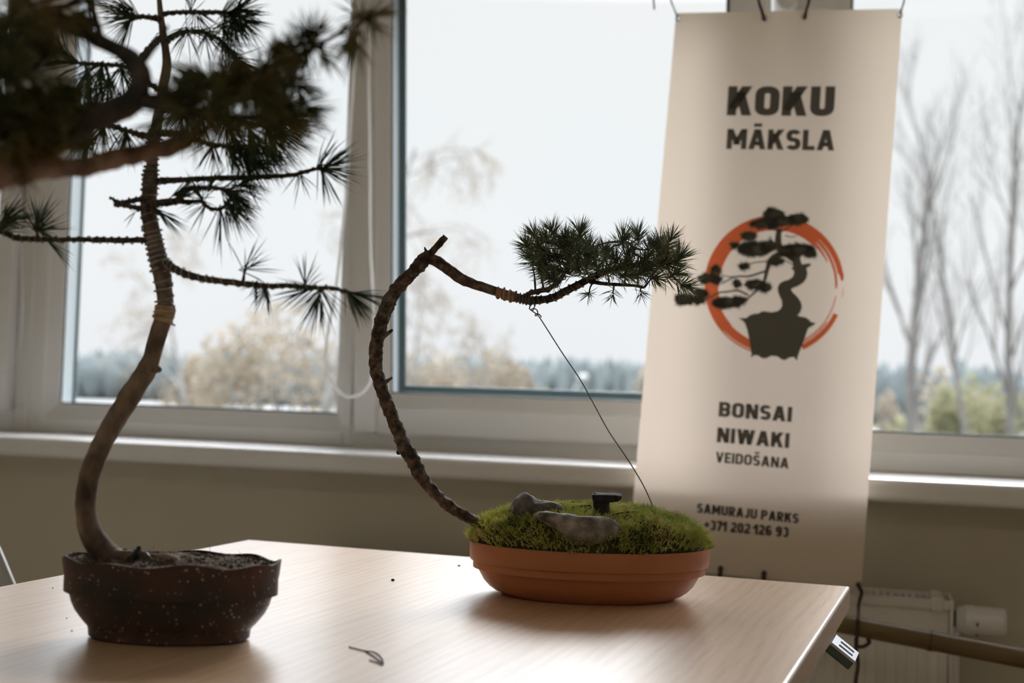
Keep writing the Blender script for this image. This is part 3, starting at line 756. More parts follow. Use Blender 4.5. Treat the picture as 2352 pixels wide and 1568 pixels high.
top_lace(1848, 38, 1862, 'brown lace through the third top eyelet of the banner', 'lace', .0026)
top_lace(2067, 35, 2080, 'thin grey cord through the top right eyelet of the banner', 'wire', .0014)
d0 = dB(1500, 20)
lace('cord_end', [(1503, 22, d0), (1502, 10, d0), (1501, -20, d0), (1500, -200, d0)], 'dark loose cord end hanging left of the banner top', .0016, 'lace', 'cord')
for x, y, lb in ((1655, 1305, 'brown lace at the bottom eyelet next to the terracotta pot'), (1755, 1316, 'brown lace at the bottom eyelet behind the middle of the table edge')):
    d0 = dB(x, y)
    lace('lace', [(x, y - 1, d0 + .008), (x, y + 1, d0 - .004), (x - 1, y + 14, d0 - .006), (x - 3, y + 40, d0 - .004), (x + 5, y + 110, d0 - .012)], lb, .0042)
# bamboo cane
ca, cb = at(1560, 1362, 2.20), at(2640, 1566, 1.98)
bc = empty('bamboo_cane', tuple(ca), 'brown bamboo cane slanting across the radiator', 'cane')
mb = MB(); pts = []; rad = []
Lc = (cb - ca).length
nodes = [Lc * t for t in (.02, .30, .5612, .84)]
for i in range(121):
    t = i / 120; s_ = t * Lc
    r_ = .0145 + .0012 * t
    for q in nodes:
        dd = abs(s_ - q)
        if dd < .006: r_ += .0016 * (1 - dd / .006)
        if dd < .0015: r_ -= .0016
    pts.append(ca.lerp(cb, t)); rad.append(r_)
mb.tube(pts, rad, 22).build('cane', M['bamboo'], bc, smooth=True)
mb = MB()
for q in nodes:
    c = ca.lerp(cb, q / Lc); d_ = (cb - ca).normalized()
    mb.tube([c - d_ * .0012, c + d_ * .0012], .0165, 22)
mb.build('node_ring', M['lace'], bc)
# lace round the cane at the bottom right corner of the banner
d0 = dB(1972, 1342); dc = 2.115
lace('lace', [(1972, 1341, d0 + .01), (1971, 1344, d0 - .004), (1976, 1352, d0 - .006), (1979, 1362, d0 - .006), (1973, 1385, d0 - .012), (1971, 1420, dc - .019), (1969, 1440, dc - .022), (1968, 1465, dc - .02), (1966, 1486, dc - .015), (1969, 1505, dc - .01), (1971, 1530, dc - .01), (1966, 1560, dc - .01), (1962, 1600, dc - .01), (1960, 1700, dc - .01)],
     'long brown lace knotted round the bamboo cane at the banner corner', .0032)
lace('lace', [(1966, 1466, dc - .021), (1968, 1483, dc - .016), (1985, 1484, dc - .012), (1997, 1474, dc - .014), (1993, 1468, dc - .02)], 'short brown lace tail curling below the bamboo cane', .0030)

# ------------------------------------------------------------------ pots
def oval_pot(name, c, prof, a, bfr, mt, par, wav=0.0, wall=.003, n=96, inner=.03, seed=0):
    """prof: (scale, z) from the rim down; c: centre on the table; long axis across the view"""
    ax = V((R.x, R.y, 0)).normalized(); ay = V((F.x, F.y, 0)).normalized()
    mb = MB(); rows = []
    full = [(prof[0][0] - wall / a, prof[0][1] - inner), (prof[0][0] - wall / a, prof[0][1])] + list(prof) + [(prof[-1][0] * .9, prof[-1][1] + .001), (.0, prof[-1][1] + .001)]
    for j, (s_, z) in enumerate(full):
        for k in range(n):
            w = 2 * math.pi * k / n; zz = z
            if wav and j in (1, 2): zz += wav * (math.sin(w * 9 + .6) + .6 * math.sin(w * 5 + 2 + seed)) * .5
            sw = s_ * (1 + (.006 * math.sin(w * 7 + seed) if wav and s_ else 0))
            mb.v.append(tuple(c + ax * (a * sw * math.cos(w)) + ay * (bfr * sw * math.sin(w)) + V((0, 0, zz - c.z))))
        if j:
            o0 = (j - 1) * n
            for k in range(n):
                mb.f.append((o0 + k, o0 + (k + 1) % n, o0 + n + (k + 1) % n, o0 + n + k))
    o = mb.build(name, mt, par, smooth=True)
    o.data.shade_smooth() if hasattr(o.data, 'shade_smooth') else None
    es = o.modifiers.new('split', 'EDGE_SPLIT'); es.split_angle = math.radians(40)
    return o
ZTBL = .74
def foot(c): return V((c.x, c.y, ZTBL))
AX = V((R.x, R.y, 0)).normalized(); AY = V((F.x, F.y, 0)).normalized()

# ---- needles
def tuft(mb, p, d, n, L, spread, rng, r=.00055, shoot=.012, droop=.12):
    d = d.normalized(); a = d.orthogonal().normalized(); b_ = d.cross(a)
    for i in range(n):
        t = rng.random() ** .7
        q = p + d * (shoot * (t - .6))
        w = rng.uniform(0, 6.283); s_ = spread * (1.15 - .75 * t) * rng.uniform(.65, 1.15)
        dd = d * math.cos(s_) + (a * math.cos(w) + b_ * math.sin(w)) * math.sin(s_)
        mb.needle(q, dd, L * rng.uniform(.7, 1.08), r * rng.uniform(.8, 1.15), V((0, 0, -droop * rng.random())) + V((rng.uniform(-.07, .07), rng.uniform(-.07, .07), rng.uniform(-.07, .07))))
    return mb

class Branch:
    """a limb built from photograph coordinates, with its own tufts and wire as sub-parts"""
    def __init__(s, name, P, mt, root, step=5, sides=9, rough=.22, fr=120, label=None):
        s.pts, s.rad = limb(P, step); s.root = root
        mb = MB(); mb.tube(s.pts, s.rad, sides, rough=rough, fr=fr)
        s.mb = mb; s.name, s.mt, s.label, s.twigs = name, mt, label, []
        s.obj = None
    def twig(s, q, r=.0012):
        """short stalk from the nearest point of the limb to q; returns its direction"""
        i = min(range(len(s.pts)), key=lambda k: (s.pts[k] - q).length)
        p = s.pts[i]; v = q - p
        if v.length > s.rad[i] * .8:
            md = p + v * .5 + V((noise.noise(q * 40), noise.noise(q * 31), noise.noise(q * 23))) * v.length * .15
            pts = [V(x) for x in catmull([tuple(p), tuple(md), tuple(q)], 3)]
            s.mb.tube(pts, [min(r * 1.4, s.rad[i])] * 3 + [r] * (len(pts) - 3), 5, rough=.2, fr=300)
            s.twigs.append(pts)
        return v
    def done(s):
        s.obj = s.mb.build(s.name, M[s.mt], s.root, smooth=True)
        if s.label: s.obj['label'] = s.label
        return s.obj

def camdir(dx, dy, dz):               # right, down (photo), towards camera
    return R * dx - U * dy - F * dz

# =================================================================== LEFT BONSAI
DA = 1.196
cA = at(395, 1285, DA); cA.z = ZTBL
ta = empty('pine_bonsai', tuple(cA), 'tall young pine with wired S-shaped trunk in a soiled wavy-rimmed brown pot', 'bonsai')
oval_pot('pot', cA, [(1.0, .8115), (.985, .799), (.955, .787), (.935, .7855), (.93, .7805), (.905, .772), (.87, .765), (.82, .7585), (.785, .7545), (.755, .7515), (.742, .749), (.735, .7425), (.70, .7405)], .0985, .056, M['potA'], ta, wav=.0032, wall=.0022)
# soil
mb = MB(); n0, rn = 72, 16
for i in range(rn + 1):
    for k in range(n0):
        w = 2 * math.pi * k / n0; s_ = i / rn * .965
        q = cA + AX * (.0985 * s_ * math.cos(w)) + AY * (.056 * s_ * math.sin(w))
        z = .8085 + .0035 * noise.noise(q * 45) + .002 * noise.noise(q * 160) + .004 * (1 - s_ * s_)
        mb.v.append((q.x, q.y, z))
    if i:
        for k in range(n0):
            a_ = (i - 1) * n0 + k; b_ = (i - 1) * n0 + (k + 1) % n0
            mb.f.append((a_, b_, b_ + n0, a_ + n0))
rg = random.Random(8)
for i in range(420):
    w = rg.uniform(0, 6.283); s_ = math.sqrt(rg.random()) * .93
    q = cA + AX * (.0985 * s_ * math.cos(w)) + AY * (.056 * s_ * math.sin(w)); q.z = .8085 + .004 * (1 - s_ * s_) + .001
    r_ = rg.uniform(.0006, .0022); mb.blob(q, (r_, r_, r_ * .8), 6, 4, .5, seed=i)
tag(mb.build('soil', M['soil'], ta, smooth=True), kind='stuff')
mb = MB()
for i in range(40):
    w = rg.uniform(0, 6.283); s_ = math.sqrt(rg.random()) * .9
    q = cA + AX * (.0985 * s_ * math.cos(w)) + AY * (.056 * s_ * math.sin(w)); q.z = .8105
    mb.needle(q, V((rg.uniform(-1, 1), rg.uniform(-1, 1), rg.uniform(0, .9))), rg.uniform(.006, .014), .00022)
tag(mb.build('root_fibres', M['twig'], ta), kind='stuff')
# surface roots
P = [(268, 1282, DA - .005, 24), (300, 1284, DA - .01, 19), (340, 1287, DA - .012, 16), (375, 1283, DA - .012, 14), (400, 1284, DA - .01, 11), (412, 1290, DA - .01, 6)]
pts, rad = limb(P, 5); MB().tube(pts, rad, 12, rough=.35, fr=90).build('surface_root', M['barkA'], ta, smooth=True)
pts, rad = limb([(300, 1287, DA - .02, 12), (310, 1276, DA - .022, 10), (317, 1264, DA - .022, 7), (321, 1254, DA - .022, 4)], 4)
MB().tube(pts, rad, 9, rough=.3, fr=150).build('cut_stub', M['stump'], ta, smooth=True)
pts, rad = limb([(318, 1270, DA - .03, 2), (332, 1268, DA - .034, 2), (343, 1277, DA - .036, 2), (348, 1292, DA - .034, 2)], 5)
MB().tube(pts, rad, 6).build('wire_hoop', M['wire'], ta, smooth=True)
# trunk
PA = [(285, 1300, DA, 26), (262, 1285, DA, 28), (228, 1255, DA - .005, 29), (206, 1215, DA - .01, 26), (198, 1170, DA - .012, 24), (199, 1125, DA - .012, 23), (209, 1080, DA - .01, 23), (226, 1035, DA - .005, 23), (250, 990, DA, 23.5), (280, 940, DA + .006, 24), (308, 895, DA + .01, 24),
      (334, 855, DA + .012, 23), (350, 815, DA + .012, 20), (362, 770, DA + .01, 20), (374, 735, DA + .008, 20), (380, 700, DA + .006, 19), (377, 660, DA + .004, 19), (371, 625, DA, 20), (362, 590, DA, 20), (355, 555, DA, 19), (347, 515, DA, 18.5), (340, 480, DA, 18), (344, 440, DA, 17), (346, 410, DA, 17),
      (349, 375, DA, 13.5), (352, 330, DA, 14), (357, 300, DA, 13), (366, 255, DA + .005, 12.5), (374, 205, DA + .01, 11.5), (383, 150, DA + .01, 10.5), (380, 110, DA + .01, 9), (375, 80, DA + .01, 8.5), (370, 40, DA + .01, 7), (366, 0, DA + .01, 6), (362, -50, DA + .01, 5), (360, -120, DA + .01, 3)]
tkA = Branch('trunk', PA, 'barkA', ta, step=5, sides=16, rough=.10, fr=70)
pts, rad = limb([(352, 850, DA + .0, 9), (364, 849, DA - .005, 8), (370, 851, DA - .006, 4)], 3)
tkA.mb.tube(pts, rad, 8, rough=.3, fr=150)
trunkA = tkA.done()
# raffia and wire on the trunk
def sub(P0, P1, br): # limb points between two photograph heights
    a = min(range(len(br.pts)), key=lambda k: (br.pts[k] - P0).length); b_ = min(range(len(br.pts)), key=lambda k: (br.pts[k] - P1).length)
    return br.pts[min(a, b_):max(a, b_) + 1], br.rad[min(a, b_):max(a, b_) + 1]
p_, r_ = sub(at(376, 742, DA), at(379, 698, DA), tkA)
mb = MB(); mb.tube(p_, [x * 1.03 for x in r_], 20, rough=.06, fr=160)
for s_ in range(3): mb.tube(helix(p_, r_,   .0042, .0010, 1.02, s_), .0010, 6, rough=.3, fr=300)
pts, rad = limb([(385, 738, DA - .02, 2.5), (396, 745, DA - .022, 2.5), (403, 747, DA - .022, 2)], 3); mb.tube(pts, rad, 5)
mb.build('raffia_wrap', M['raffia'], trunkA, smooth=True)
def wind(br, P0, P1, pitch, r, mt, par, seed, gap=1.02, jit=.3, name='training_wire'):
    p_, r_ = sub(P0, P1, br)
    MB().tube(helix(p_, r_, pitch, r, gap, seed, jit), r, 6).build(name, M[mt], par, smooth=True)
wind(tkA, at(379, 700, DA), at(371, 625, DA), .0085, .0009, 'wire_light', trunkA, 1)
wind(tkA, at(371, 625, DA), at(349, 520, DA), .0042, .0010, 'wire_light', trunkA, 2, jit=.55)
wind(tkA, at(349, 520, DA), at(343, 440, DA), .0068, .0009, 'wire_light', trunkA, 3)
wind(tkA, at(344, 440, DA), at(348, 380, DA), .0036, .0010, 'wire', trunkA, 4, jit=.6)
wind(tkA, at(348, 380, DA), at(356, 300, DA), .0048, .0009, 'wire', trunkA, 5, jit=.5)
pts, rad = limb([(370, 690, DA - .02, 1.8), (392, 694, DA - .022, 1.8), (402, 712, DA - .02, 1.8), (396, 734, DA - .012, 1.8)], 5); MB().tube(pts, rad, 6).build('wire_tail', M['wire'], trunkA, smooth=True)

rg = random.Random(11)
NL = .038
TUFTS = {}; REST = MB()
def mk(name, P, mt, root, tufts, wires=(), step=5, sides=8, rough=.22, fr=140, needle='needle', L=NL, r=.00055, label=None, spread=None):
    """tufts: (x, y, depth, dx, dy, dz, count, length factor, spread)"""
    b_ = Branch(name, P, mt, root, step, sides, rough, fr, label)
    T = []
    for (x, y, d, dx, dy, dz, n, lf, sp) in tufts:
        q = at(x, y, d); v = b_.twig(q)
        T.append((q, camdir(dx, dy, dz), n, lf, sp))
    o = b_.done()
    for q, d, n, lf, sp in T:
        mb = tuft(MB(), q, d, n, L * lf, sp, rg, r, shoot=.010)
        TUFTS[root.name] = TUFTS.get(root.name, 0) + 1
        if TUFTS[root.name] <= 100: mb.build('needle_tuft', M[needle], o)
        else:                           # beyond a hundred tufts the rest of the crown is one part
            n0 = len(REST.v); REST.v += mb.v; REST.f += [tuple(n0 + i for i in f) for f in mb.f]
    for (pitch, wr, mtw, gp) in wires:
        MB().tube(helix(b_.pts, b_.rad, pitch, wr, gp, rg.randint(0, 99), .35), wr, 5).build('training_wire', M[mtw], o, smooth=True)
    return b_, o
W1 = ((.0068, .0005, 'wire', .97),)
# right at mid height
mk('branch', [(352, 416, DA, 9), (390, 414, DA - .01, 7), (430, 412, DA - .015, 6.5), (490, 409, DA - .02, 6.5), (560, 408, DA - .025, 6.5), (620, 405, DA - .03, 5.5), (670, 402, DA - .03, 5), (705, 393, DA - .03, 4.5), (742, 384, DA - .03, 4)], 'twig', ta,
   [(742, 385, DA - .03, 1, -.25, .2, 44, 1.05, .95), (738, 388, DA - .035, .5, .6, .1, 26, 1.0, .8), (690, 402, DA - .03, .2, .9, .2, 9, .8, .8), (730, 380, DA - .03, .6, -.9, .2, 9, 1.0, .45), (560, 407, DA - .03, .6, .3, .3, 16, .9, 1.2), (585, 380, DA - .04, .7, -.4, .4, 26, .9, 1.0)], ((.0095, .0005, 'wire', .96),))
# forked branch just below
mk('branch', [(340, 472, DA - .01, 9), (365, 467, DA - .018, 9), (395, 463, DA - .02, 8.5), (412, 457, DA - .02, 8.5), (416, 445, DA - .022, 8), (425, 436, DA - .024, 7), (450, 432, DA - .026, 5.5), (490, 431, DA - .03, 5), (515, 436, DA - .03, 4)], 'twig', ta,
   [(516, 436, DA - .03, .9, .25, .2, 54, .95, 1.0), (535, 445, DA - .03, .5, .8, .3, 44, .9, .9), (480, 430, DA - .03, .3, -.7, .2, 10, .7, .9), (400, 448, DA - .03, .9, -.55, .2, 16, .8, .35), (410, 455, DA - .03, .9, -.5, .1, 12, .8, .3), (545, 425, DA - .04, .9, -.2, .3, 30, .85, 1.0)], W1)
mk('branch', [(405, 461, DA - .02, 6), (430, 464, DA - .02, 6), (452, 462, DA - .022, 5.5), (465, 464, DA - .022, 5), (482, 478, DA - .024, 4.5), (505, 480, DA - .025, 4.5), (520, 470, DA - .025, 4)], 'twig', ta,
   [(463, 456, DA - .022, -.1, -.2, .3, 20, .8, 1.4), (507, 480, DA - .025, .1, 1, .1, 12, 1.15, .45), (470, 470, DA - .022, -.5, .6, .2, 8, .8, .5), (522, 468, DA - .025, .7, .7, .1, 34, 1.0, .7)], W1)
mk('branch', [(346, 478, DA - .015, 7), (358, 486, DA - .018, 6), (366, 492, DA - .02, 4)], 'twig', ta, [(360, 482, DA - .02, .75, .65, .1, 22, .85, .55)])
mk('branch', [(336, 455, DA - .012, 7), (318, 458, DA - .014, 6), (296, 462, DA - .015, 6), (278, 465, DA - .016, 5), (264, 460, DA - .016, 3.5), (252, 452, DA - .016, 2.5)], 'twig', ta, [], ((.0058, .0006, 'wire', .98),))
mk('branch', [(340, 480, DA - .014, 7), (318, 478, DA - .016, 6), (300, 474, DA - .017, 5.5), (283, 470, DA - .018, 5.5), (262, 470, DA - .018, 5)], 'twig', ta, [(316, 482, DA - .02, -.6, .7, 0, 4, .4, .4)], ((.0058, .0006, 'wire', .98),))
# left, level
mk('branch', [(352, 552, DA, 8), (325, 551, DA - .005, 7), (280, 552, DA - .01, 7), (230, 551, DA - .02, 6.5), (180, 550, DA - .03, 6), (120, 550, DA - .035, 6), (70, 549, DA - .04, 6.5), (35, 545, DA - .045, 7), (10, 535, DA - .05, 6), (-40, 520, DA - .06, 5), (-110, 505, DA - .08, 4)], 'twig', ta,
   [(84, 520, DA - .04, .1, -1, .1, 34, .92, .85), (86, 528, DA - .045, .9, .1, .2, 22, .9, .8), (5, 508, DA - .05, .75, -.3, .2, 46, .95, .8), (0, 525, DA - .055, .5, -.6, .3, 40, .95, .9), (-60, 505, DA - .06, .2, -.7, .2, 40, 1, 1.1), (110, 552, DA - .04, .8, .7, .2, 6, .8, .4)], ((.0072, .00065, 'wire', .99),))
# right, lower
mk('branch', [(372, 612, DA - .01, 11), (385, 604, DA - .015, 9), (398, 615, DA - .02, 9), (425, 628, DA - .025, 8.5), (455, 637, DA - .03, 8), (490, 643, DA - .035, 7.5), (530, 648, DA - .04, 7.5), (575, 653, DA - .045, 7), (620, 657, DA - .05, 6.5), (660, 655, DA - .055, 6), (700, 659, DA - .06, 6), (735, 661, DA - .06, 5.5), (765, 662, DA - .06, 5), (800, 671, DA - .065, 3.5)], 'twig', ta,
   [(562, 619, DA - .045, .1, -1, .1, 7, 1.0, .75), (563, 618, DA - .045, .9, -.1, .1, 9, .95, .5), (612, 663, DA - .05, -.1, .9, .3, 22, .7, .8), (735, 671, DA - .062, -.15, .95, .3, 44, 1.05, .95), (715, 664, DA - .06, -.7, .2, .2, 22, .95, .7), (700, 655, DA - .06, .1, -.8, .1, 12, .85, .8), (800, 671, DA - .065, .65, .75, .1, 40, .95, .62), (815, 673, DA - .065, 1, .2, .1, 18, .95, .4), (590, 648, DA - .05, -.3, .6, .3, 8, .6, .9)], ((.0085, .0006, 'wire_light', .98),))
# top whorls
mk('branch', [(370, 45, DA + .01, 8), (350, 41, DA + .005, 6.5), (325, 38, DA, 5), (308, 40, DA - .005, 4)], 'twig', ta,
   [(310, 40, DA - .005, -.9, -.3, .2, 40, 1.0, .8), (300, 22, DA - .005, -.8, -.3, .2, 26, 1, .7), (302, 48, DA - .005, -.5, .8, .2, 16, 1.0, .45)], W1)
mk('branch', [(372, 32, DA + .01, 6), (410, 28, DA, 5), (460, 28, DA - .01, 5), (500, 28, DA - .02, 5), (530, 30, DA - .02, 4)], 'twig', ta,
   [(520, 30, DA - .02, .7, .2, .2, 60, .9, 1.2), (535, 45, DA - .02, .4, .9, .2, 46, .9, .9), (515, 55, DA - .02, .1, .9, .3, 36, .9, .9), (545, 22, DA - .02, .8, -.3, .1, 40, .9, 1.0), (450, 30, DA, .3, .8, .2, 18, .9, .9), (440, 22, DA, 0, -.8, .2, 10, .8, .8), (555, 40, DA - .03, .7, .5, .1, 40, .8, 1.1)], W1)
mk('branch', [(383, 95, DA + .01, 7), (400, 82, DA + .005, 6), (430, 72, DA, 6), (470, 75, DA - .01, 5), (510, 95, DA - .015, 4), (540, 130, DA - .02, 4)], 'twig', ta,
   [(430, 70, DA, .2, .5, .4, 26, .9, 1.3), (470, 74, DA - .01, .3, .6, .4, 28, .9, 1.2), (512, 96, DA - .015, .6, .6, .3, 34, .95, 1.1), (542, 132, DA - .02, .6, .7, .2, 44, 1, 1.0)], W1)
mk('branch', [(370, 85, DA + .01, 8), (350, 105, DA - .0, 7), (330, 125, DA - .01, 6), (318, 140, DA - .015, 5)], 'twig', ta, [(318, 140, DA - .015, -.6, .5, .3, 20, .9, 1.2)], W1)
mk('branch', [(372, 210, DA + .01, 8), (340, 190, DA, 6), (290, 155, DA - .01, 5), (230, 148, DA - .02, 5), (180, 145, DA - .03, 4)], 'twig', ta,
   [(180, 145, DA - .03, -.8, -.3, .1, 40, 1.1, .8), (235, 150, DA - .02, -.2, .9, .2, 40, 1.1, .9), (280, 158, DA - .01, .1, .9, .1, 30, 1.1, .9), (200, 165, DA - .03, -.1, .9, .2, 40, 1.1, .7), (150, 120, DA - .03, -.5, -.6, .1, 24, 1.1, .6), (250, 175, DA - .03, .2, 1, .2, 36, 1.1, .7)], W1)
mk('branch', [(358, 310, DA, 8), (330, 312, DA - .01, 7), (290, 300, DA - .02, 6), (240, 285, DA - .03, 5), (190, 275, DA - .035, 4)], 'twig', ta,
   [(190, 275, DA - .035, -.3, -.9, .2, 44, 1.05, .8), (240, 285, DA - .03, -.2, .9, .2, 50, 1.0, 1.0), (290, 302, DA - .02, .1, .9, .3, 42, 1.0, .9), (210, 300, DA - .04, -.4, .8, .2, 44, 1.0, .9), (165, 270, DA - .04, -.9, -.2, .1, 40, 1.05, .9), (210, 255, DA - .03, .3, -.9, .2, 30, 1.1, .55)], ((.0055, .0007, 'wire', 1.0),))
mk('branch', [(356, 306, DA, 8), (390, 305, DA - .01, 6.5), (420, 308, DA - .015, 6), (450, 320, DA - .02, 5.5), (480, 330, DA - .02, 5), (520, 335, DA - .025, 4)], 'twig', ta,
   [(490, 334, DA - .02, -.1, .9, .2, 22, .85, .9), (520, 335, DA - .025, .7, .6, .2, 44, 1.15, .8), (555, 345, DA - .03, .6, .7, .2, 46, 1.2, .7), (590, 330, DA - .03, .7, .6, .2, 44, 1.2, .7), (540, 320, DA - .03, .5, .8, .2, 36, 1.2, .8)], ((.0055, .0007, 'wire', 1.0),))
mk('branch', [(365, 255, DA, 8), (400, 250, DA - .01, 7), (450, 255, DA - .02, 6), (510, 270, DA - .03, 5.5), (570, 285, DA - .04, 5), (620, 290, DA - .05, 4)], 'twig', ta,
   [(620, 290, DA - .05, .8, .4, .2, 50, 1.25, .8), (610, 300, DA - .05, .5, .8, .2, 46, 1.3, .7), (570, 290, DA - .04, .5, .8, .2, 44, 1.25, .8), (640, 270, DA - .05, .9, .1, .2, 44, 1.2, .9), (520, 275, DA - .03, .4, .8, .3, 40, 1.1, 1.0), (600, 255, DA - .04, .7, -.3, .2, 40, 1.1, 1.0), (460, 262, DA - .03, .2, .7, .5, 34, 1.0, 1.2), (420, 255, DA - .02, .2, .8, .3, 30, 1.0, 1.2)], W1)

# =================================================================== RIGHT BONSAI (terracotta bowl)
DB = 1.528
cB = at(1354, 1248, DB); cB.z = ZTBL
tb_ = empty('pine_bonsai', tuple(cB), 'leaning pine with bare arched trunk and mossy bed in an orange terracotta bowl', 'bonsai')
oval_pot('pot', cB, [(1.0, .7998), (1.004, .7972), (.999, .7800), (.994, .7786), (.956, .7782), (.946, .7750), (.917, .7650), (.877, .7555), (.832, .7490), (.787, .7448), (.752, .7432), (.738, .7425), (.722, .7405)], .138, .096, M['terra'], tb_, wall=.004)
AB, BB = .138, .096
def moss_h(s_, w):
    q = V((s_ * math.cos(w) * 3, s_ * math.sin(w) * 3, 3))
    base = .7995 + .017 * min(1, (1.02 - min(s_, 1.0)) / .12) + .023 * (1 - s_ ** 3.2)
    return base + .006 * noise.noise(q * 1.3) + .003 * noise.noise(q * 3.3)
def moss_p(s_, w):
    q = cB + AX * (AB * s_ * math.cos(w)) + AY * (BB * s_ * math.sin(w)); q.z = moss_h(s_, w); return q
mb = MB(); n0, rn = 80, 24
for i in range(rn + 1):
    for k in range(n0):
        s_ = i / rn * .965; mb.v.append(tuple(moss_p(s_, 2 * math.pi * k / n0) - V((0, 0, .003))))
    if i:
        for k in range(n0):
            a_ = (i - 1) * n0 + k; b_ = (i - 1) * n0 + (k + 1) % n0
            mb.f.append((a_, b_, b_ + n0, a_ + n0))
for k in range(n0):      # skirt into the bowl
    q = moss_p(.95, 2 * math.pi * k / n0); mb.v.append((q.x, q.y, .785))
o_ = rn * n0
for k in range(n0): mb.f.append((o_ + k, o_ + (k + 1) % n0, o_ + n0 + (k + 1) % n0, o_ + n0 + k))
bed = tag(mb.build('moss_bed', M['mossbed'], tb_, smooth=True), kind='stuff')
rg = random.Random(21)
mb = MB()
for i in range(5200):
    w = rg.uniform(0, 6.283); s_ = math.sqrt(rg.random()) * 1.0
    if rg.random() < .12: s_ = rg.uniform(.90, 1.0)
    p_ = moss_p(s_, w) - V((0, 0, .003))
    out = AX * (math.cos(w) * BB) + AY * (math.sin(w) * AB); out.normalize()
    up = (V((0, 0, 1)) + out * (1.1 * s_ ** 5 - .1) + V((rg.gauss(0, .35), rg.gauss(0, .35), 0))).normalized()
    Ls = rg.uniform(.006, .0115); rr = .00042
    mb.needle(p_, up, Ls, rr)
    for j in range(5):
        dd = (up + V((rg.gauss(0, .8), rg.gauss(0, .8), rg.gauss(.1, .4)))).normalized()
        mb.needle(p_ + up * (Ls * rg.uniform(.25, .95)), dd, rg.uniform(.0028, .0055), rr * .8)
tag(mb.build('moss', M['moss'], tb_), kind='stuff')
PB = [(1115, 1212, DB + .0, 12), (1085, 1194, DB - .01, 12.5), (1050, 1174, DB - .012, 13), (1018, 1150, DB - .015, 13.5), (985, 1117, DB - .015, 14), (962, 1083, DB - .015, 15), (943, 1048, DB - .015, 17), (926, 1020, DB - .015, 16), (908, 975, DB - .012, 15), (890, 930, DB - .01, 15), (876, 890, DB - .01, 15.5), (864, 850, DB - .01, 14.5),
      (863, 805, DB - .008, 15), (870, 765, DB - .006, 16), (877, 735, DB - .004, 16), (890, 700, DB, 17), (905, 672, DB, 15), (930, 643, DB, 15), (955, 618, DB, 15), (975, 597, DB, 16), (988, 585, DB, 14)]
tkB = Branch('trunk', PB, 'barkB', tb_, step=12, sides=24, rough=.26, fr=150)
for P in ([(982, 590, DB, 10), (997, 573, DB, 8), (1010, 559, DB, 8), (1024, 543, DB, 7)], [(985, 588, DB - .005, 5), (979, 577, DB - .006, 4), (975, 567, DB - .007, 1.5)], [(880, 772, DB - .01, 7), (890, 766, DB - .014, 5), (902, 757, DB - .016, 3)],
          [(874, 884, DB - .015, 6), (886, 877, DB - .02, 5), (901, 867, DB - .024, 3)], [(926, 1030, DB - .01, 7), (916, 1038, DB - .012, 6), (911, 1040, DB - .012, 3)], [(868, 772, DB - .016, 6), (860, 775, DB - .02, 4)]):
    pts, rad = limb(P, 4); tkB.mb.tube(pts, rad, 8, rough=.25, fr=200)
trunkB = tkB.done()
brB = Branch('branch', [(982, 592, DB, 12), (1000, 598, DB, 13), (1022, 613, DB - .002, 13), (1045, 630, DB - .004, 12.5), (1070, 645, DB - .006, 12), (1100, 656, DB - .008, 11), (1130, 666, DB - .01, 10.5), (1160, 676, DB - .012, 10), (1190, 684, DB - .014, 10), (1220, 690, DB - .016, 10), (1245, 688, DB - .016, 9), (1270, 683, DB - .016, 9),
                        (1300, 668, DB - .018, 9), (1330, 653, DB - .02, 8.5), (1355, 640, DB - .02, 8), (1380, 628, DB - .02, 8), (1420, 616, DB - .022, 6), (1470, 608, DB - .024, 5.5), (1510, 605, DB - .025, 5), (1530, 605, DB - .025, 4)], 'barkB', tb_, step=5, sides=12, rough=.16, fr=120, label='arched bare branch ending in green tufts')
b2 = [(1205, 688, DB - .012, 7), (1216, 674, DB - .014, 6.5), (1240, 668, DB - .016, 6), (1262, 662, DB - .02, 5.5), (1285, 645, DB - .024, 5), (1300, 620, DB - .028, 4), (1310, 590, DB - .03, 3.5), (1315, 565, DB - .03, 3)]
b3 = [(1355, 645, DB - .02, 6), (1380, 650, DB - .022, 4.5), (1410, 653, DB - .024, 4), (1450, 655, DB - .026, 3.5), (1480, 660, DB - .028, 3)]
b4 = [(1420, 614, DB - .022, 4), (1450, 590, DB - .01, 3.5), (1455, 570, DB - .005, 3), (1440, 555, DB - .002, 2.5)]
twB = []
for P in (b2, b3, b4):
    pts, rad = limb(P, 5); brB.mb.tube(pts, rad, 8, rough=.25, fr=200); twB.append(pts)
allp = brB.pts[:]; allr = brB.rad[:]
for pts in twB: brB.pts += pts; brB.rad += [.0015] * len(pts)
tuftsB = []
CT = [(1210, 190), (1320, 170), (1490, 170), (1550, 250), (1360, 400), (1260, 400), (1180, 330), (1430, 320), (1650, 300), (1730, 390), (1760, 205), (1860, 190), (2030, 360), (2000, 250), (2120, 330), (2150, 490), (1900, 330), (1880, 530), (1550, 540),
      (2060, 220), (1160, 250), (1300, 300), (1240, 260), (1480, 400), (1600, 380), (1820, 380), (1960, 440), (2080, 430), (1380, 260), (1700, 540), (1330, 440), (1940, 260), (1400, 220), (1960, 350), (1540, 330), (1800, 300), (1660, 410), (1230, 330),
      (1290, 210), (1270, 350), (1350, 330), (1420, 400), (1490, 290), (1590, 300), (1530, 400), (1720, 330), (1870, 420), (1900, 390), (2020, 300), (1440, 230), (1320, 440), (1780, 430)]
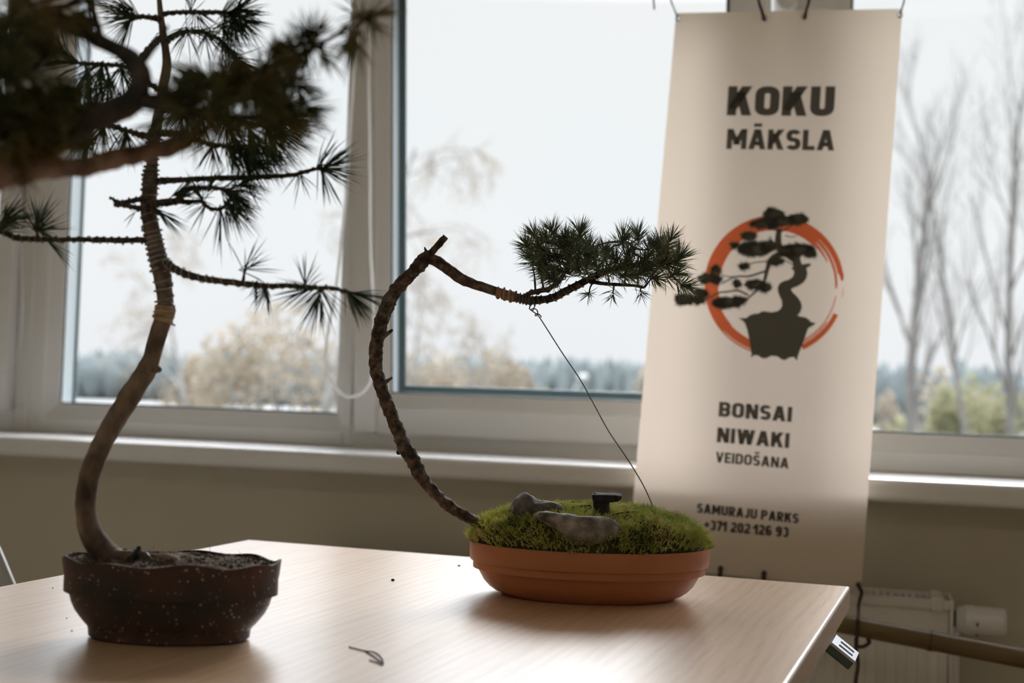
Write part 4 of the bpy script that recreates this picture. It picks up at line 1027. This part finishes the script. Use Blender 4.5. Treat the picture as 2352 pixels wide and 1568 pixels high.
for i, (x, y) in enumerate(CT):
    px, py = 800 + x * .35714, 480 + y * .35714
    d = DB - .02 + rg.uniform(-.045, .04)
    q = at(px, py, d); v = brB.twig(q, .0009)
    dirv = camdir((px - 1390) / 200 + rg.uniform(-.5, .5), (py - 640) / 60 + rg.uniform(-.4, .3), rg.uniform(-.5, .7))
    big = 1.0 + (.35 if i in (12, 13, 14) else 0)
    small = i in (17, 18, 29)
    tuftsB.append((q, dirv, 24 if small else int(84 * big), .0235 * (.8 if small else 1.0) * (1.1 if big > 1 else 1)))
obB = brB.done()
for q, d, n, L in tuftsB:
    tuft(MB(), q, d, n, L, 1.35, rg, .00046, shoot=.015, droop=.03).build('needle_tuft', M['needleB'], obB)
brB.pts, brB.rad = allp, allr
p_, r_ = sub(at(1145, 670, DB), at(1185, 682, DB), brB)
mb = MB(); mb.tube(p_, [x * 1.15 for x in r_], 14, rough=.2, fr=200); mb.tube(helix(p_, r_, .006, .0012, 1.12, 3), .0013, 6)
mb.build('raffia_wrap', M['raffia_red'], obB, smooth=True)
wind(brB, at(1160, 676, DB), at(1245, 688, DB), .0044, .0008, 'wire', obB, 7, 1.0, .5)
wind(brB, at(1245, 688, DB), at(1385, 628, DB), .0095, .0009, 'wire', obB, 8, .98, .2)
MB().tube(helix(twB[0], [.003] * len(twB[0]), .0085, .0008, .98, 9, .2), .0008, 6).build('training_wire', M['wire'], obB, smooth=True)
# guy wire down to the moss
pts, rad = limb([(1222, 698, DB - .02, 1.5), (1216, 708, DB - .022, 1.5), (1228, 718, DB - .024, 1.5), (1240, 730, DB - .02, 1.5), (1290, 808, DB - .01, 1.5), (1333, 872, DB, 1.5), (1365, 930, DB + .005, 1.5), (1398, 990, DB + .01, 1.5), (1440, 1052, DB + .02, 1.5), (1472, 1104, DB + .028, 1.5), (1490, 1140, DB + .03, 1.5), (1506, 1178, DB + .03, 1.5)], 6)
mb = MB(); mb.tube(pts, [.00075] * len(pts), 6)
lp = [at(1222 + 5 * math.cos(t) + t * 1.3, 704 + 5 * math.sin(t) + t * 2.0, DB - .022 + .003 * math.sin(t * .5)) for t in [k * .5 for k in range(26)]]
mb.tube(lp, .0007, 6); mb.build('guy_wire', M['wire'], tb_, smooth=True)

# rocks, stump and scraps lying on the moss
def on_moss(x, y):                    # first hit of the line of sight with the moss cap
    r = ray(x, y); d = 1.36
    while d < 1.66:
        q = EYE + r * d; v = q - cB; a, b_ = v.dot(AX) / AB, v.dot(AY) / BB
        s_ = math.hypot(a, b_)
        if s_ < 1 and q.z <= moss_h(s_, math.atan2(b_, a)): return q
        d += .002
    return at(x, y, DB)
def rock(name, pts_px, d, depth, mt, label, seed, sub_=3):
    """rounded stone whose outline follows pts_px, with its own thickness along the view"""
    cx = sum(p[0] for p in pts_px) / len(pts_px); cy = sum(p[1] for p in pts_px) / len(pts_px)
    Q = catmull(pts_px + [pts_px[0]], 6)[:-1]; n = len(Q); mb = MB(); K = 9
    for j in range(K + 1):
        t = -1 + 2 * j / K; s_ = math.sqrt(max(0, 1 - t * t)) ** .75
        for (x, y) in Q:
            q = at(cx + (x - cx) * s_, cy + (y - cy) * s_ + (6 * t), d + t * depth)
            k = noise.noise(q * 60 + V((seed, 0, 0))) * .0034 + noise.noise(q * 170) * .0013 + abs(noise.noise(q * 95)) * .0016
            q = q + (q - at(cx, cy, d)).normalized() * k
            mb.v.append(tuple(q))
        if j:
            for k in range(n):
                a, b_ = (j - 1) * n + k, (j - 1) * n + (k + 1) % n
                mb.f.append((a, a + n, b_ + n, b_))
    return tag(mb.build(name, M[mt], smooth=True), label, 'rock')
rock('rock', [(1228, 1186), (1240, 1175), (1275, 1176), (1330, 1184), (1375, 1188), (1405, 1192), (1425, 1204), (1432, 1222), (1420, 1240), (1395, 1256), (1350, 1262), (1310, 1256), (1285, 1238), (1262, 1210)], DB - .074, .024, 'rock', 'long grey stone bedded in the front of the moss', 1)
rock('rock', [(1172, 1172), (1176, 1155), (1190, 1142), (1208, 1133), (1220, 1140), (1238, 1150), (1262, 1152), (1292, 1160), (1304, 1186), (1250, 1202), (1190, 1200)], (on_moss(1232, 1184) - EYE).dot(F) + .016, .022, 'rockd', 'dark peaked stone at the back left of the moss', 2)
DS = (on_moss(1382, 1186) - EYE).dot(F) + .008
st = empty('wood_stump', tuple(at(1383, 1195, DS)), 'small black stump with a tilted flat cap standing in the moss', 'stump')
pts, rad = limb([(1383, 1196, DS, 21), (1382, 1180, DS, 20), (1381, 1160, DS, 19), (1382, 1146, DS, 22), (1384, 1141, DS, 24)], 3)
MB().tube(pts, rad, 12, rough=.15, fr=150).build('stem', M['stump'], st, smooth=True)
mb = MB()
cap = [(1360, 1134), (1372, 1132.5), (1395, 1133), (1415, 1134), (1427, 1136), (1428, 1142), (1420, 1149), (1406, 1151), (1390, 1152), (1366, 1147), (1360, 1141)]
n = len(cap); ds = (-.013, -.011, .011, .013); sc = (.82, 1, 1, .82)
for d_, s_ in zip(ds, sc):
    for x, y in cap: mb.v.append(tuple(at(1394 + (x - 1394) * s_, 1141 + (y - 1141) * s_ + (4 if d_ < 0 else -4) * .6, DS + d_)))
for j in range(3):
    for k in range(n):
        a, b_ = j * n + k, j * n + (k + 1) % n; mb.f.append((a, a + n, b_ + n, b_))
mb.f.append(tuple(range(n))); mb.f.append(tuple(reversed(range(3 * n, 4 * n))))
mb.build('cap', M['stump'], st)
def scrap(name, a, b_, r, mt, label, cat, group=None):
    p0, p1 = on_moss(*a) + V((0, 0, .0045)), on_moss(*b_) + V((0, 0, .0045))
    md = (p0 + p1) / 2 + V((0, 0, .001))
    o = MB().tube([V(q) for q in catmull([tuple(p0), tuple(md), tuple(p1)], 4)], r, 5).build(name, M[mt], smooth=True)
    return tag(o, label, cat, group)
for a, b_, lb in (((1306, 1162), (1358, 1165), 'dry pine needle on the moss just left of the stump, upper one'), ((1312, 1174), (1362, 1170), 'dry pine needle on the moss just left of the stump, lower one'), ((1372, 1186), (1402, 1168), 'dry pine needle leaning on the black stump'),
                  ((1404, 1192), (1460, 1184), 'dry pine needle on the moss right of the stump'), ((1340, 1186), (1375, 1166), 'dry pine needle between the long stone and the stump')):
    scrap('fallen_needle', a, b_, .0006, 'crumb', lb, 'pine needle')
scrap('dry_twig', (1532, 1184), (1560, 1196), .0007, 'twig', 'thin dry twig at the right end of the moss', 'twig')
c = on_moss(1433, 1176) + V((0, 0, .004))
mb = MB(); mb.tube([c + R * (.0045 * math.cos(t)) + U * (.0045 * math.sin(t)) + F * (.002 * t * .1) for t in [k * .35 for k in range(16)]], .0006, 6)
tag(mb.build('wire_loop', M['metal'], smooth=True), 'tiny bright wire loop in the moss right of the stump', 'wire')

# =================================================================== FOREGROUND TREE (pot just out of view)
DC = .86
cC = at(-330, 1650, .66); cC.z = ZTBL
tcx = empty('pine_bonsai', tuple(cC), 'dark blurred old pine reaching in from the upper left, nearest the camera', 'bonsai')
oval_pot('pot', cC, [(1.0, .80), (.98, .79), (.93, .78), (.80, .750), (.74, .7405)], .085, .07, M['potA'], tcx)
mb = MB(); mb.blob(cC + V((0, 0, .056)), (.08, .066, .006), 20, 6, .1); tag(mb.build('soil', M['soil'], tcx, smooth=True), kind='stuff')
PC = [(-345, 1560, .655, 62), (-330, 1400, .66, 56), (-290, 1150, .68, 52), (-270, 900, .71, 50), (-250, 700, .74, 48), (-200, 540, .77, 46), (-120, 445, .80, 46), (-40, 405, .82, 44), (20, 385, .835, 40), (70, 352, .845, 38), (110, 322, .85, 38), (160, 292, .855, 34), (215, 268, .86, 32), (268, 252, .86, 31), (305, 230, .86, 30), (322, 198, .86, 27), (320, 165, .862, 24),
      (300, 135, .865, 20), (265, 112, .87, 17), (232, 96, .875, 18), (200, 80, .88, 14), (160, 66, .885, 13), (120, 48, .89, 11), (80, 20, .895, 10), (40, -30, .9, 8)]
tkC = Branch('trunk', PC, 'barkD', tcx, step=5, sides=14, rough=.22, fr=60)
tkC.done()
rg = random.Random(33)
def ellipse_tufts(specs):
    T = []
    for (cx, cy, rx, ry, ang, n, d, dd, cnt, lf) in specs:
        for i in range(max(2, int(n * .72))):
            w = rg.uniform(0, 6.283); s_ = math.sqrt(rg.random()); a = math.radians(ang)
            ex, ey = rx * s_ * math.cos(w), ry * s_ * math.sin(w)
            x, y = cx + ex * math.cos(a) - ey * math.sin(a), cy + ex * math.sin(a) + ey * math.cos(a)
            T.append((x, y, d + rg.uniform(-dd, dd), (x - cx) / rx + rg.uniform(-.7, .7), (y - cy) / ry * .5 + rg.uniform(-.5, .7), rg.uniform(-.5, .6), int(cnt * .62), lf * 1.05, 1.15))
    return T
LC = .024
# right-hand limb with the big dark pad
mk('branch', [(-30, 402, .80, 40), (30, 398, .82, 29), (80, 391, .835, 26), (130, 386, .85, 23), (200, 378, .87, 23), (260, 366, .885, 23), (320, 353, .895, 22), (380, 340, .905, 20), (420, 327, .91, 17), (440, 317, .912, 14), (452, 305, .914, 6)], 'barkC', tcx, [], sides=12, rough=.35, fr=90, label='reddish-brown stripped branch')
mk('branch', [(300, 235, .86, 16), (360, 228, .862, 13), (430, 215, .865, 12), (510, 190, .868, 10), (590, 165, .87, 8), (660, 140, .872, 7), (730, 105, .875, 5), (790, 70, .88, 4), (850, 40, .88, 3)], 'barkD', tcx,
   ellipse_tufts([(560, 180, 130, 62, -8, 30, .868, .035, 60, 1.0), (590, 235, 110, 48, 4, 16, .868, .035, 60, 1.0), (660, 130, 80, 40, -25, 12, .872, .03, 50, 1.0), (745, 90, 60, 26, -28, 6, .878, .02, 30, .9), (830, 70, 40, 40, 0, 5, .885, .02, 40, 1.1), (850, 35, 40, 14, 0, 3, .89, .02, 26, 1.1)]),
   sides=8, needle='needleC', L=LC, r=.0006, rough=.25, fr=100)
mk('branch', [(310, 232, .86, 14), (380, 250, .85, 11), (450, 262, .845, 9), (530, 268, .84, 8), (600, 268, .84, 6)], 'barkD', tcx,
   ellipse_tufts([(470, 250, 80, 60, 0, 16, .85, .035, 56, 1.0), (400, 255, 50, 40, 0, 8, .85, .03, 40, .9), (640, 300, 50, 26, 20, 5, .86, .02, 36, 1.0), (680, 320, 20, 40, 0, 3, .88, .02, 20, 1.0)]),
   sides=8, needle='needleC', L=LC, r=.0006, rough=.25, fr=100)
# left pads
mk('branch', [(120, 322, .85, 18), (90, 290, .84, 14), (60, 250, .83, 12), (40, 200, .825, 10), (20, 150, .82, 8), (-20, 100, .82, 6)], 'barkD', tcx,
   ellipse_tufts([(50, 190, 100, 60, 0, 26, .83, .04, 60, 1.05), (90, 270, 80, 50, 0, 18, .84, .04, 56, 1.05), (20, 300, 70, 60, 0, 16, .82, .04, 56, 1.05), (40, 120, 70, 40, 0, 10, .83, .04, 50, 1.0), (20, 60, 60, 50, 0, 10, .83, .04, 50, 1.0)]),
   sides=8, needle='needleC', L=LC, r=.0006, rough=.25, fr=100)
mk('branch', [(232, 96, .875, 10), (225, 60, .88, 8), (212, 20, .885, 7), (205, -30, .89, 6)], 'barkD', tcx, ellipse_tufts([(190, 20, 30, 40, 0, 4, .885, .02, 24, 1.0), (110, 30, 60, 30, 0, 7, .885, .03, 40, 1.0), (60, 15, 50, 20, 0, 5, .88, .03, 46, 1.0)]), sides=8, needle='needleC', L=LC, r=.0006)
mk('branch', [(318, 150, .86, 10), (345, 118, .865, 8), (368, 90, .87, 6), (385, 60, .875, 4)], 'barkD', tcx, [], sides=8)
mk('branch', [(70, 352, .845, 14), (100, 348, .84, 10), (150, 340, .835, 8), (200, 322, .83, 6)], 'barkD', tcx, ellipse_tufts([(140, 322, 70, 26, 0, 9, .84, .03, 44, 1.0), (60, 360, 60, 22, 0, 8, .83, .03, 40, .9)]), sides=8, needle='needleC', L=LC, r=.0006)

if REST.f: tag(REST.build('needles', M['needleC'], tcx), kind='stuff')

# ------------------------------------------------------------------ scraps on the table
def needle_pair(P, label):
    mb = MB()
    for L_ in P:
        pts = [on_z(x, y, ZTBL + .0009) for x, y in catmull(L_, 4)]
        mb.tube(pts, [.0007] + [.0006] * (len(pts) - 2) + [.0003], 5)
    return tag(mb.build('fallen_needle', M['twig'], smooth=True), label, 'pine needle')
needle_pair([[(802, 1485), (838, 1494), (860, 1497), (876, 1510), (881, 1526)], [(838, 1494), (860, 1508), (880, 1524)], [(849, 1515), (866, 1521), (879, 1527)]], 'forked dry pine needle lying on the table front')
def crumb(x, y, r, label, sx_=1.0):
    c_ = on_z(x, y, ZTBL); mb = MB(); mb.blob(c_ + V((0, 0, r * .7)), (r * sx_, r, r * .8), 8, 5, .5, seed=x)
    tag(mb.build('crumb', M['crumb'], smooth=True), label, 'soil crumb')
crumb(902, 1333.5, .0017, 'dark soil crumb on the table between the two pots', 1.4)
crumb(1054, 1300, .0012, 'tiny crumb on the table left of the terracotta bowl', 1.6)
crumb(121, 1351, .0007, 'speck on the table left of the brown pot, by its rim')
crumb(165, 1449, .0008, 'speck on the table beside the foot of the brown pot')
crumb(153, 1420, .0006, 'speck on the table left of the brown pot, halfway up')

# =================================================================== OUTSIDE
ZG = -4.5
tag(MB().box((-420, 3.5, ZG - .3), (260, 520, ZG)).build('ground', M['field']), kind='structure')
a = on_z(20, 924, ZG); b_ = on_z(700, 946, ZG)
mb = MB(); mb.box((-400, 215, ZG), (240, 258, ZG + .05)); tag(mb.build('road', M['road']), kind='structure')
rg = random.Random(77)
mb = MB()
for i in range(620):
    x = -1700 + 5600 * i / 620 + rg.uniform(-6, 6)
    d = rg.uniform(285, 330)
    hor = 893 + .033 * (x - 1176)
    g = at(x, hor, d)
    top = 60 + 24 * max(0, min(1, (x - 300) / 1500)) + rg.uniform(-14, 9)
    if x < 200: top -= 8
    hgt = top / FPX * d + 5.4
    wd = rg.uniform(1.6, 3.0)
    if i % 5 < 3:                          # pointed conifer
        pts = [V((g.x + .1 * k, g.y, ZG + hgt * k / 8)) for k in range(9)]
        mb.tube(pts, [wd * .5] + [wd * (1.05 - .118 * k) * (1 + .25 * (k % 2)) for k in range(1, 8)] + [.05], 9, rough=.35, fr=.8)
    else:                                  # rounder crown
        mb.blob((g.x, g.y + 3, ZG + hgt * .48), (wd * 1.3, wd * 1.2, hgt * .46), 10, 9, .6, seed=i)
tag(mb.build('forest', M['forest'], smooth=True), 'far blue-grey line of conifers along the horizon', 'forest', kind='stuff')

def grow(mb, tw, p, d, L, r, depth, rng, droop, leaves, lr, spread, kl, t0, kids):
    n = 5; pts = [p]; rad = [r]; q = p.copy(); dd = d.copy()
    for i in range(n):
        g = 0 if depth == 4 else droop * (.5, 1.6, 1.2, .5)[3 - depth] if droop > 0 else droop
        dd = (dd + V((rng.gauss(0, .07), rng.gauss(0, .07), rng.gauss(0, .04) - g))).normalized()
        q = q + dd * (L / n); pts.append(q.copy()); rad.append(r * (1 - (.62 if depth < 4 else .8) * (i + 1) / n))
    (mb if depth >= 3 else tw).tube(pts, rad, 6 if depth >= 3 else (4 if depth == 2 else 3), cap=False)
    if depth == 0:
        if leaves is not None:
            for k in range(lr):
                c_ = pts[rng.randint(1, n)] + V((rng.gauss(0, .04), rng.gauss(0, .04), rng.gauss(0, .04)))
                s_ = rng.uniform(.015, .035); u_ = V((rng.gauss(0, 1), rng.gauss(0, 1), rng.gauss(0, 1))).normalized(); v_ = u_.orthogonal().normalized()
                i0 = len(leaves.v); leaves.v += [tuple(c_ - u_ * s_), tuple(c_ + v_ * s_ * .6), tuple(c_ + u_ * s_), tuple(c_ - v_ * s_ * .6)]; leaves.f.append((i0, i0 + 1, i0 + 2, i0 + 3))
        return
    nk = kids[4 - depth]
    for k in range(nk):
        a0 = t0 if depth == 4 else .22
        t = min(a0 + (1 - a0) * (k + rng.random()) / nk, .98); i = min(int(t * n), n - 1); u = t * n - i
        bp_ = pts[i].lerp(pts[i + 1], u); br_ = rad[i] * (1 - u) + rad[i + 1] * u
        ax = (pts[i + 1] - pts[i]).normalized(); o1 = ax.orthogonal().normalized(); o2 = ax.cross(o1); w = rng.uniform(0, 6.283)
        sp = spread * rng.uniform(.7, 1.35)
        nd = (ax * math.cos(sp) + (o1 * math.cos(w) + o2 * math.sin(w)) * math.sin(sp)).normalized()
        kk = kl * rng.uniform(.75, 1.25) * (1.1 - .5 * t) if depth == 4 else rng.uniform(.42, .62)
        grow(mb, tw, bp_, nd, L * kk, max(br_ * .5, .004), depth - 1, rng, droop, leaves, lr, spread, kl, t0, kids)
def tree(name, base, H, r, seed, label, trunk, twig, leaf, lr, droop=.0, lean=(0, 0), spread=.6, kl=.35, t0=.3, kids=(11, 6, 4, 3)):
    o = empty(name, tuple(base), label, 'tree')
    rng = random.Random(seed); a, b_, lv = MB(), MB(), (MB() if leaf else None)
    grow(a, b_, base.copy(), V((lean[0], lean[1], 1)).normalized(), H, r, 4, rng, droop, lv, lr, spread, kl, t0, kids)
    a.build('trunk', M[trunk], o, smooth=True); b_.build('twigs', M[twig], o)
    if leaf: tag(lv.build('buds', M[leaf], o), kind='stuff')
    return o
def gat(x, d):
    hor = 893 + .033 * (x - 1176); p_ = at(x, hor, d); return V((p_.x, p_.y, ZG))
tree('birch_tree', gat(668, 21), 9.6, .12, 3, 'white-trunked birch behind the left window beside the centre mullion', 'birch', 'bare', 'bud', 2, droop=.17, spread=.75, kl=.20, t0=.34, kids=(13, 6, 5, 3))
tree('birch_tree', gat(520, 31), 8.6, .10, 5, 'paler birch behind the left window, near the middle of its pane', 'birch', 'bare', 'bud', 3, droop=.15, spread=.75, kl=.18, t0=.4, kids=(12, 6, 4, 3))
tree('birch_tree', gat(928, 38), 9.8, .08, 9, 'drooping birch seen at the left edge of the middle pane', 'birch', 'bare', 'bud', 2, droop=.18, spread=.5, kl=.085, t0=.45, kids=(14, 5, 4, 3))
tree('bare_tree', gat(1165, 46), 7.6, .14, 12, 'rounded tan tree in the middle pane below the arched branch', 'barew', 'bare', 'bud', 5, droop=.0, spread=.7, kl=.22, t0=.5, kids=(12, 6, 4, 3))
tree('bare_tree', gat(2078, 27), 10.2, .20, 14, 'bare tree with a thick trunk right beside the banner', 'barew', 'barew', None, 0, droop=-.07, spread=.36, kl=.26, t0=.5, kids=(9, 5, 4, 3), lean=(.02, 0))
tree('bare_tree', gat(2283, 31), 12.2, .11, 17, 'tall slim bare tree in the right window', 'barew', 'barew', None, 0, droop=-.07, spread=.34, kl=.22, t0=.42, kids=(11, 5, 4, 3))
tree('bare_tree', gat(2352, 24), 10.8, .12, 19, 'bare tree at the right edge of the photo', 'barew', 'barew', None, 0, droop=-.07, spread=.34, kl=.25, t0=.45, kids=(10, 5, 4, 3))
tree('bare_tree', gat(1482, 70), 11.5, .10, 23, 'faint thin tree showing just left of the banner', 'barew', 'barew', None, 0, droop=-.05, spread=.35, kl=.18, t0=.5, kids=(8, 4, 3, 2))
def shrub(x, d, ytop, wpx, seed, leaf, label, n=2600, s0=.05):
    g = gat(x, d); rng = random.Random(seed)
    o = empty('shrub', tuple(g), label, 'shrub')
    hor = 893 + .033 * (x - 1176); H = (hor - ytop) / FPX * d + 5.475; W = wpx / FPX * d
    st_ = MB(); lv = MB()
    for k in range(9):
        a = rng.uniform(0, 6.283); q = g + V((math.cos(a) * W * .55, math.sin(a) * W * .4, H * rng.uniform(.7, .98)))
        md = g + (q - g) * .5 + V((0, 0, H * .1)); st_.tube([V(t) for t in catmull([tuple(g), tuple(md), tuple(q)], 3)], [.07, .06, .055, .05, .04, .03, .02], 5)
    bl_ = [(rng.uniform(-.75, .75), rng.uniform(-.5, .5), rng.uniform(.30, .86), rng.uniform(.22, .42)) for k in range(11)]
    for k in range(n):
        bx, by_, bz, brr = rng.choice(bl_)
        v = V((rng.gauss(0, 1), rng.gauss(0, 1), rng.gauss(0, 1))).normalized() * (rng.random() ** .4)
        c_ = g + V((bx * W + v.x * brr * W * 1.2, by_ * W + v.y * brr * W, min(H * bz + v.z * brr * H * .5, H)))
        if c_.z < ZG: c_.z = ZG + .1
        s_ = s0 * rng.uniform(.7, 1.5) * d / 20; u_ = V((rng.gauss(0, 1), rng.gauss(0, 1), rng.gauss(0, 1))).normalized(); v_ = u_.orthogonal().normalized()
        i0 = len(lv.v); lv.v += [tuple(c_ - u_ * s_), tuple(c_ + v_ * s_ * .7), tuple(c_ + u_ * s_), tuple(c_ - v_ * s_ * .7)]; lv.f.append((i0, i0 + 1, i0 + 2, i0 + 3))
    st_.build('stems', M['barew'], o, smooth=True); tag(lv.build('leaves', M[leaf], o), kind='stuff')
shrub(620, 34, 700, 190, 1, 'bud', 'tan budding thicket low in the left pane', 3000)
shrub(440, 48, 800, 70, 2, 'bud', 'small tan bush left of the birches in the left pane', 1600)
shrub(990, 44, 800, 110, 3, 'bud', 'tan thicket at the lower left of the middle pane')
shrub(1150, 50, 800, 110, 4, 'bud', 'tan bushes under the rounded tree in the middle pane')
shrub(1235, 40, 862, 55, 5, 'budg', 'yellow-green bush at the bottom of the middle pane', 1500)
shrub(1470, 60, 838, 40, 6, 'bud', 'small tan bush in the middle pane against the banner', 1000)
shrub(2150, 33, 858, 120, 7, 'budg', 'yellow-green bushes low in the right window')
shrub(2290, 34, 852, 120, 8, 'budg', 'yellow-green bushes at the right edge of the photo')
shrub(2080, 38, 850, 90, 9, 'bud', 'tan thicket beside the banner low in the right window', 1800)
shrub(2225, 40, 846, 120, 10, 'bud', 'tan thicket between the yellow-green bushes in the right window', 2200)
# street lamp
g = gat(1312, 62); o = empty('street_lamp', tuple(g), 'pale street lamp low in the middle pane behind the guy wire', 'lamp')
hd_ = at(1338, 868, 62)
MB().tube([g, g + V((0, 0, 2)), hd_ - V((.35, 0, .5)), hd_], [.12, .11, .08, .07], 8).build('post', M['lampgrey'], o, smooth=True)
mb = MB(); mb.blob(hd_, (.27, .27, .2), 12, 8, 0); mb.build('lamp_head', M['lampgrey'], o, smooth=True)
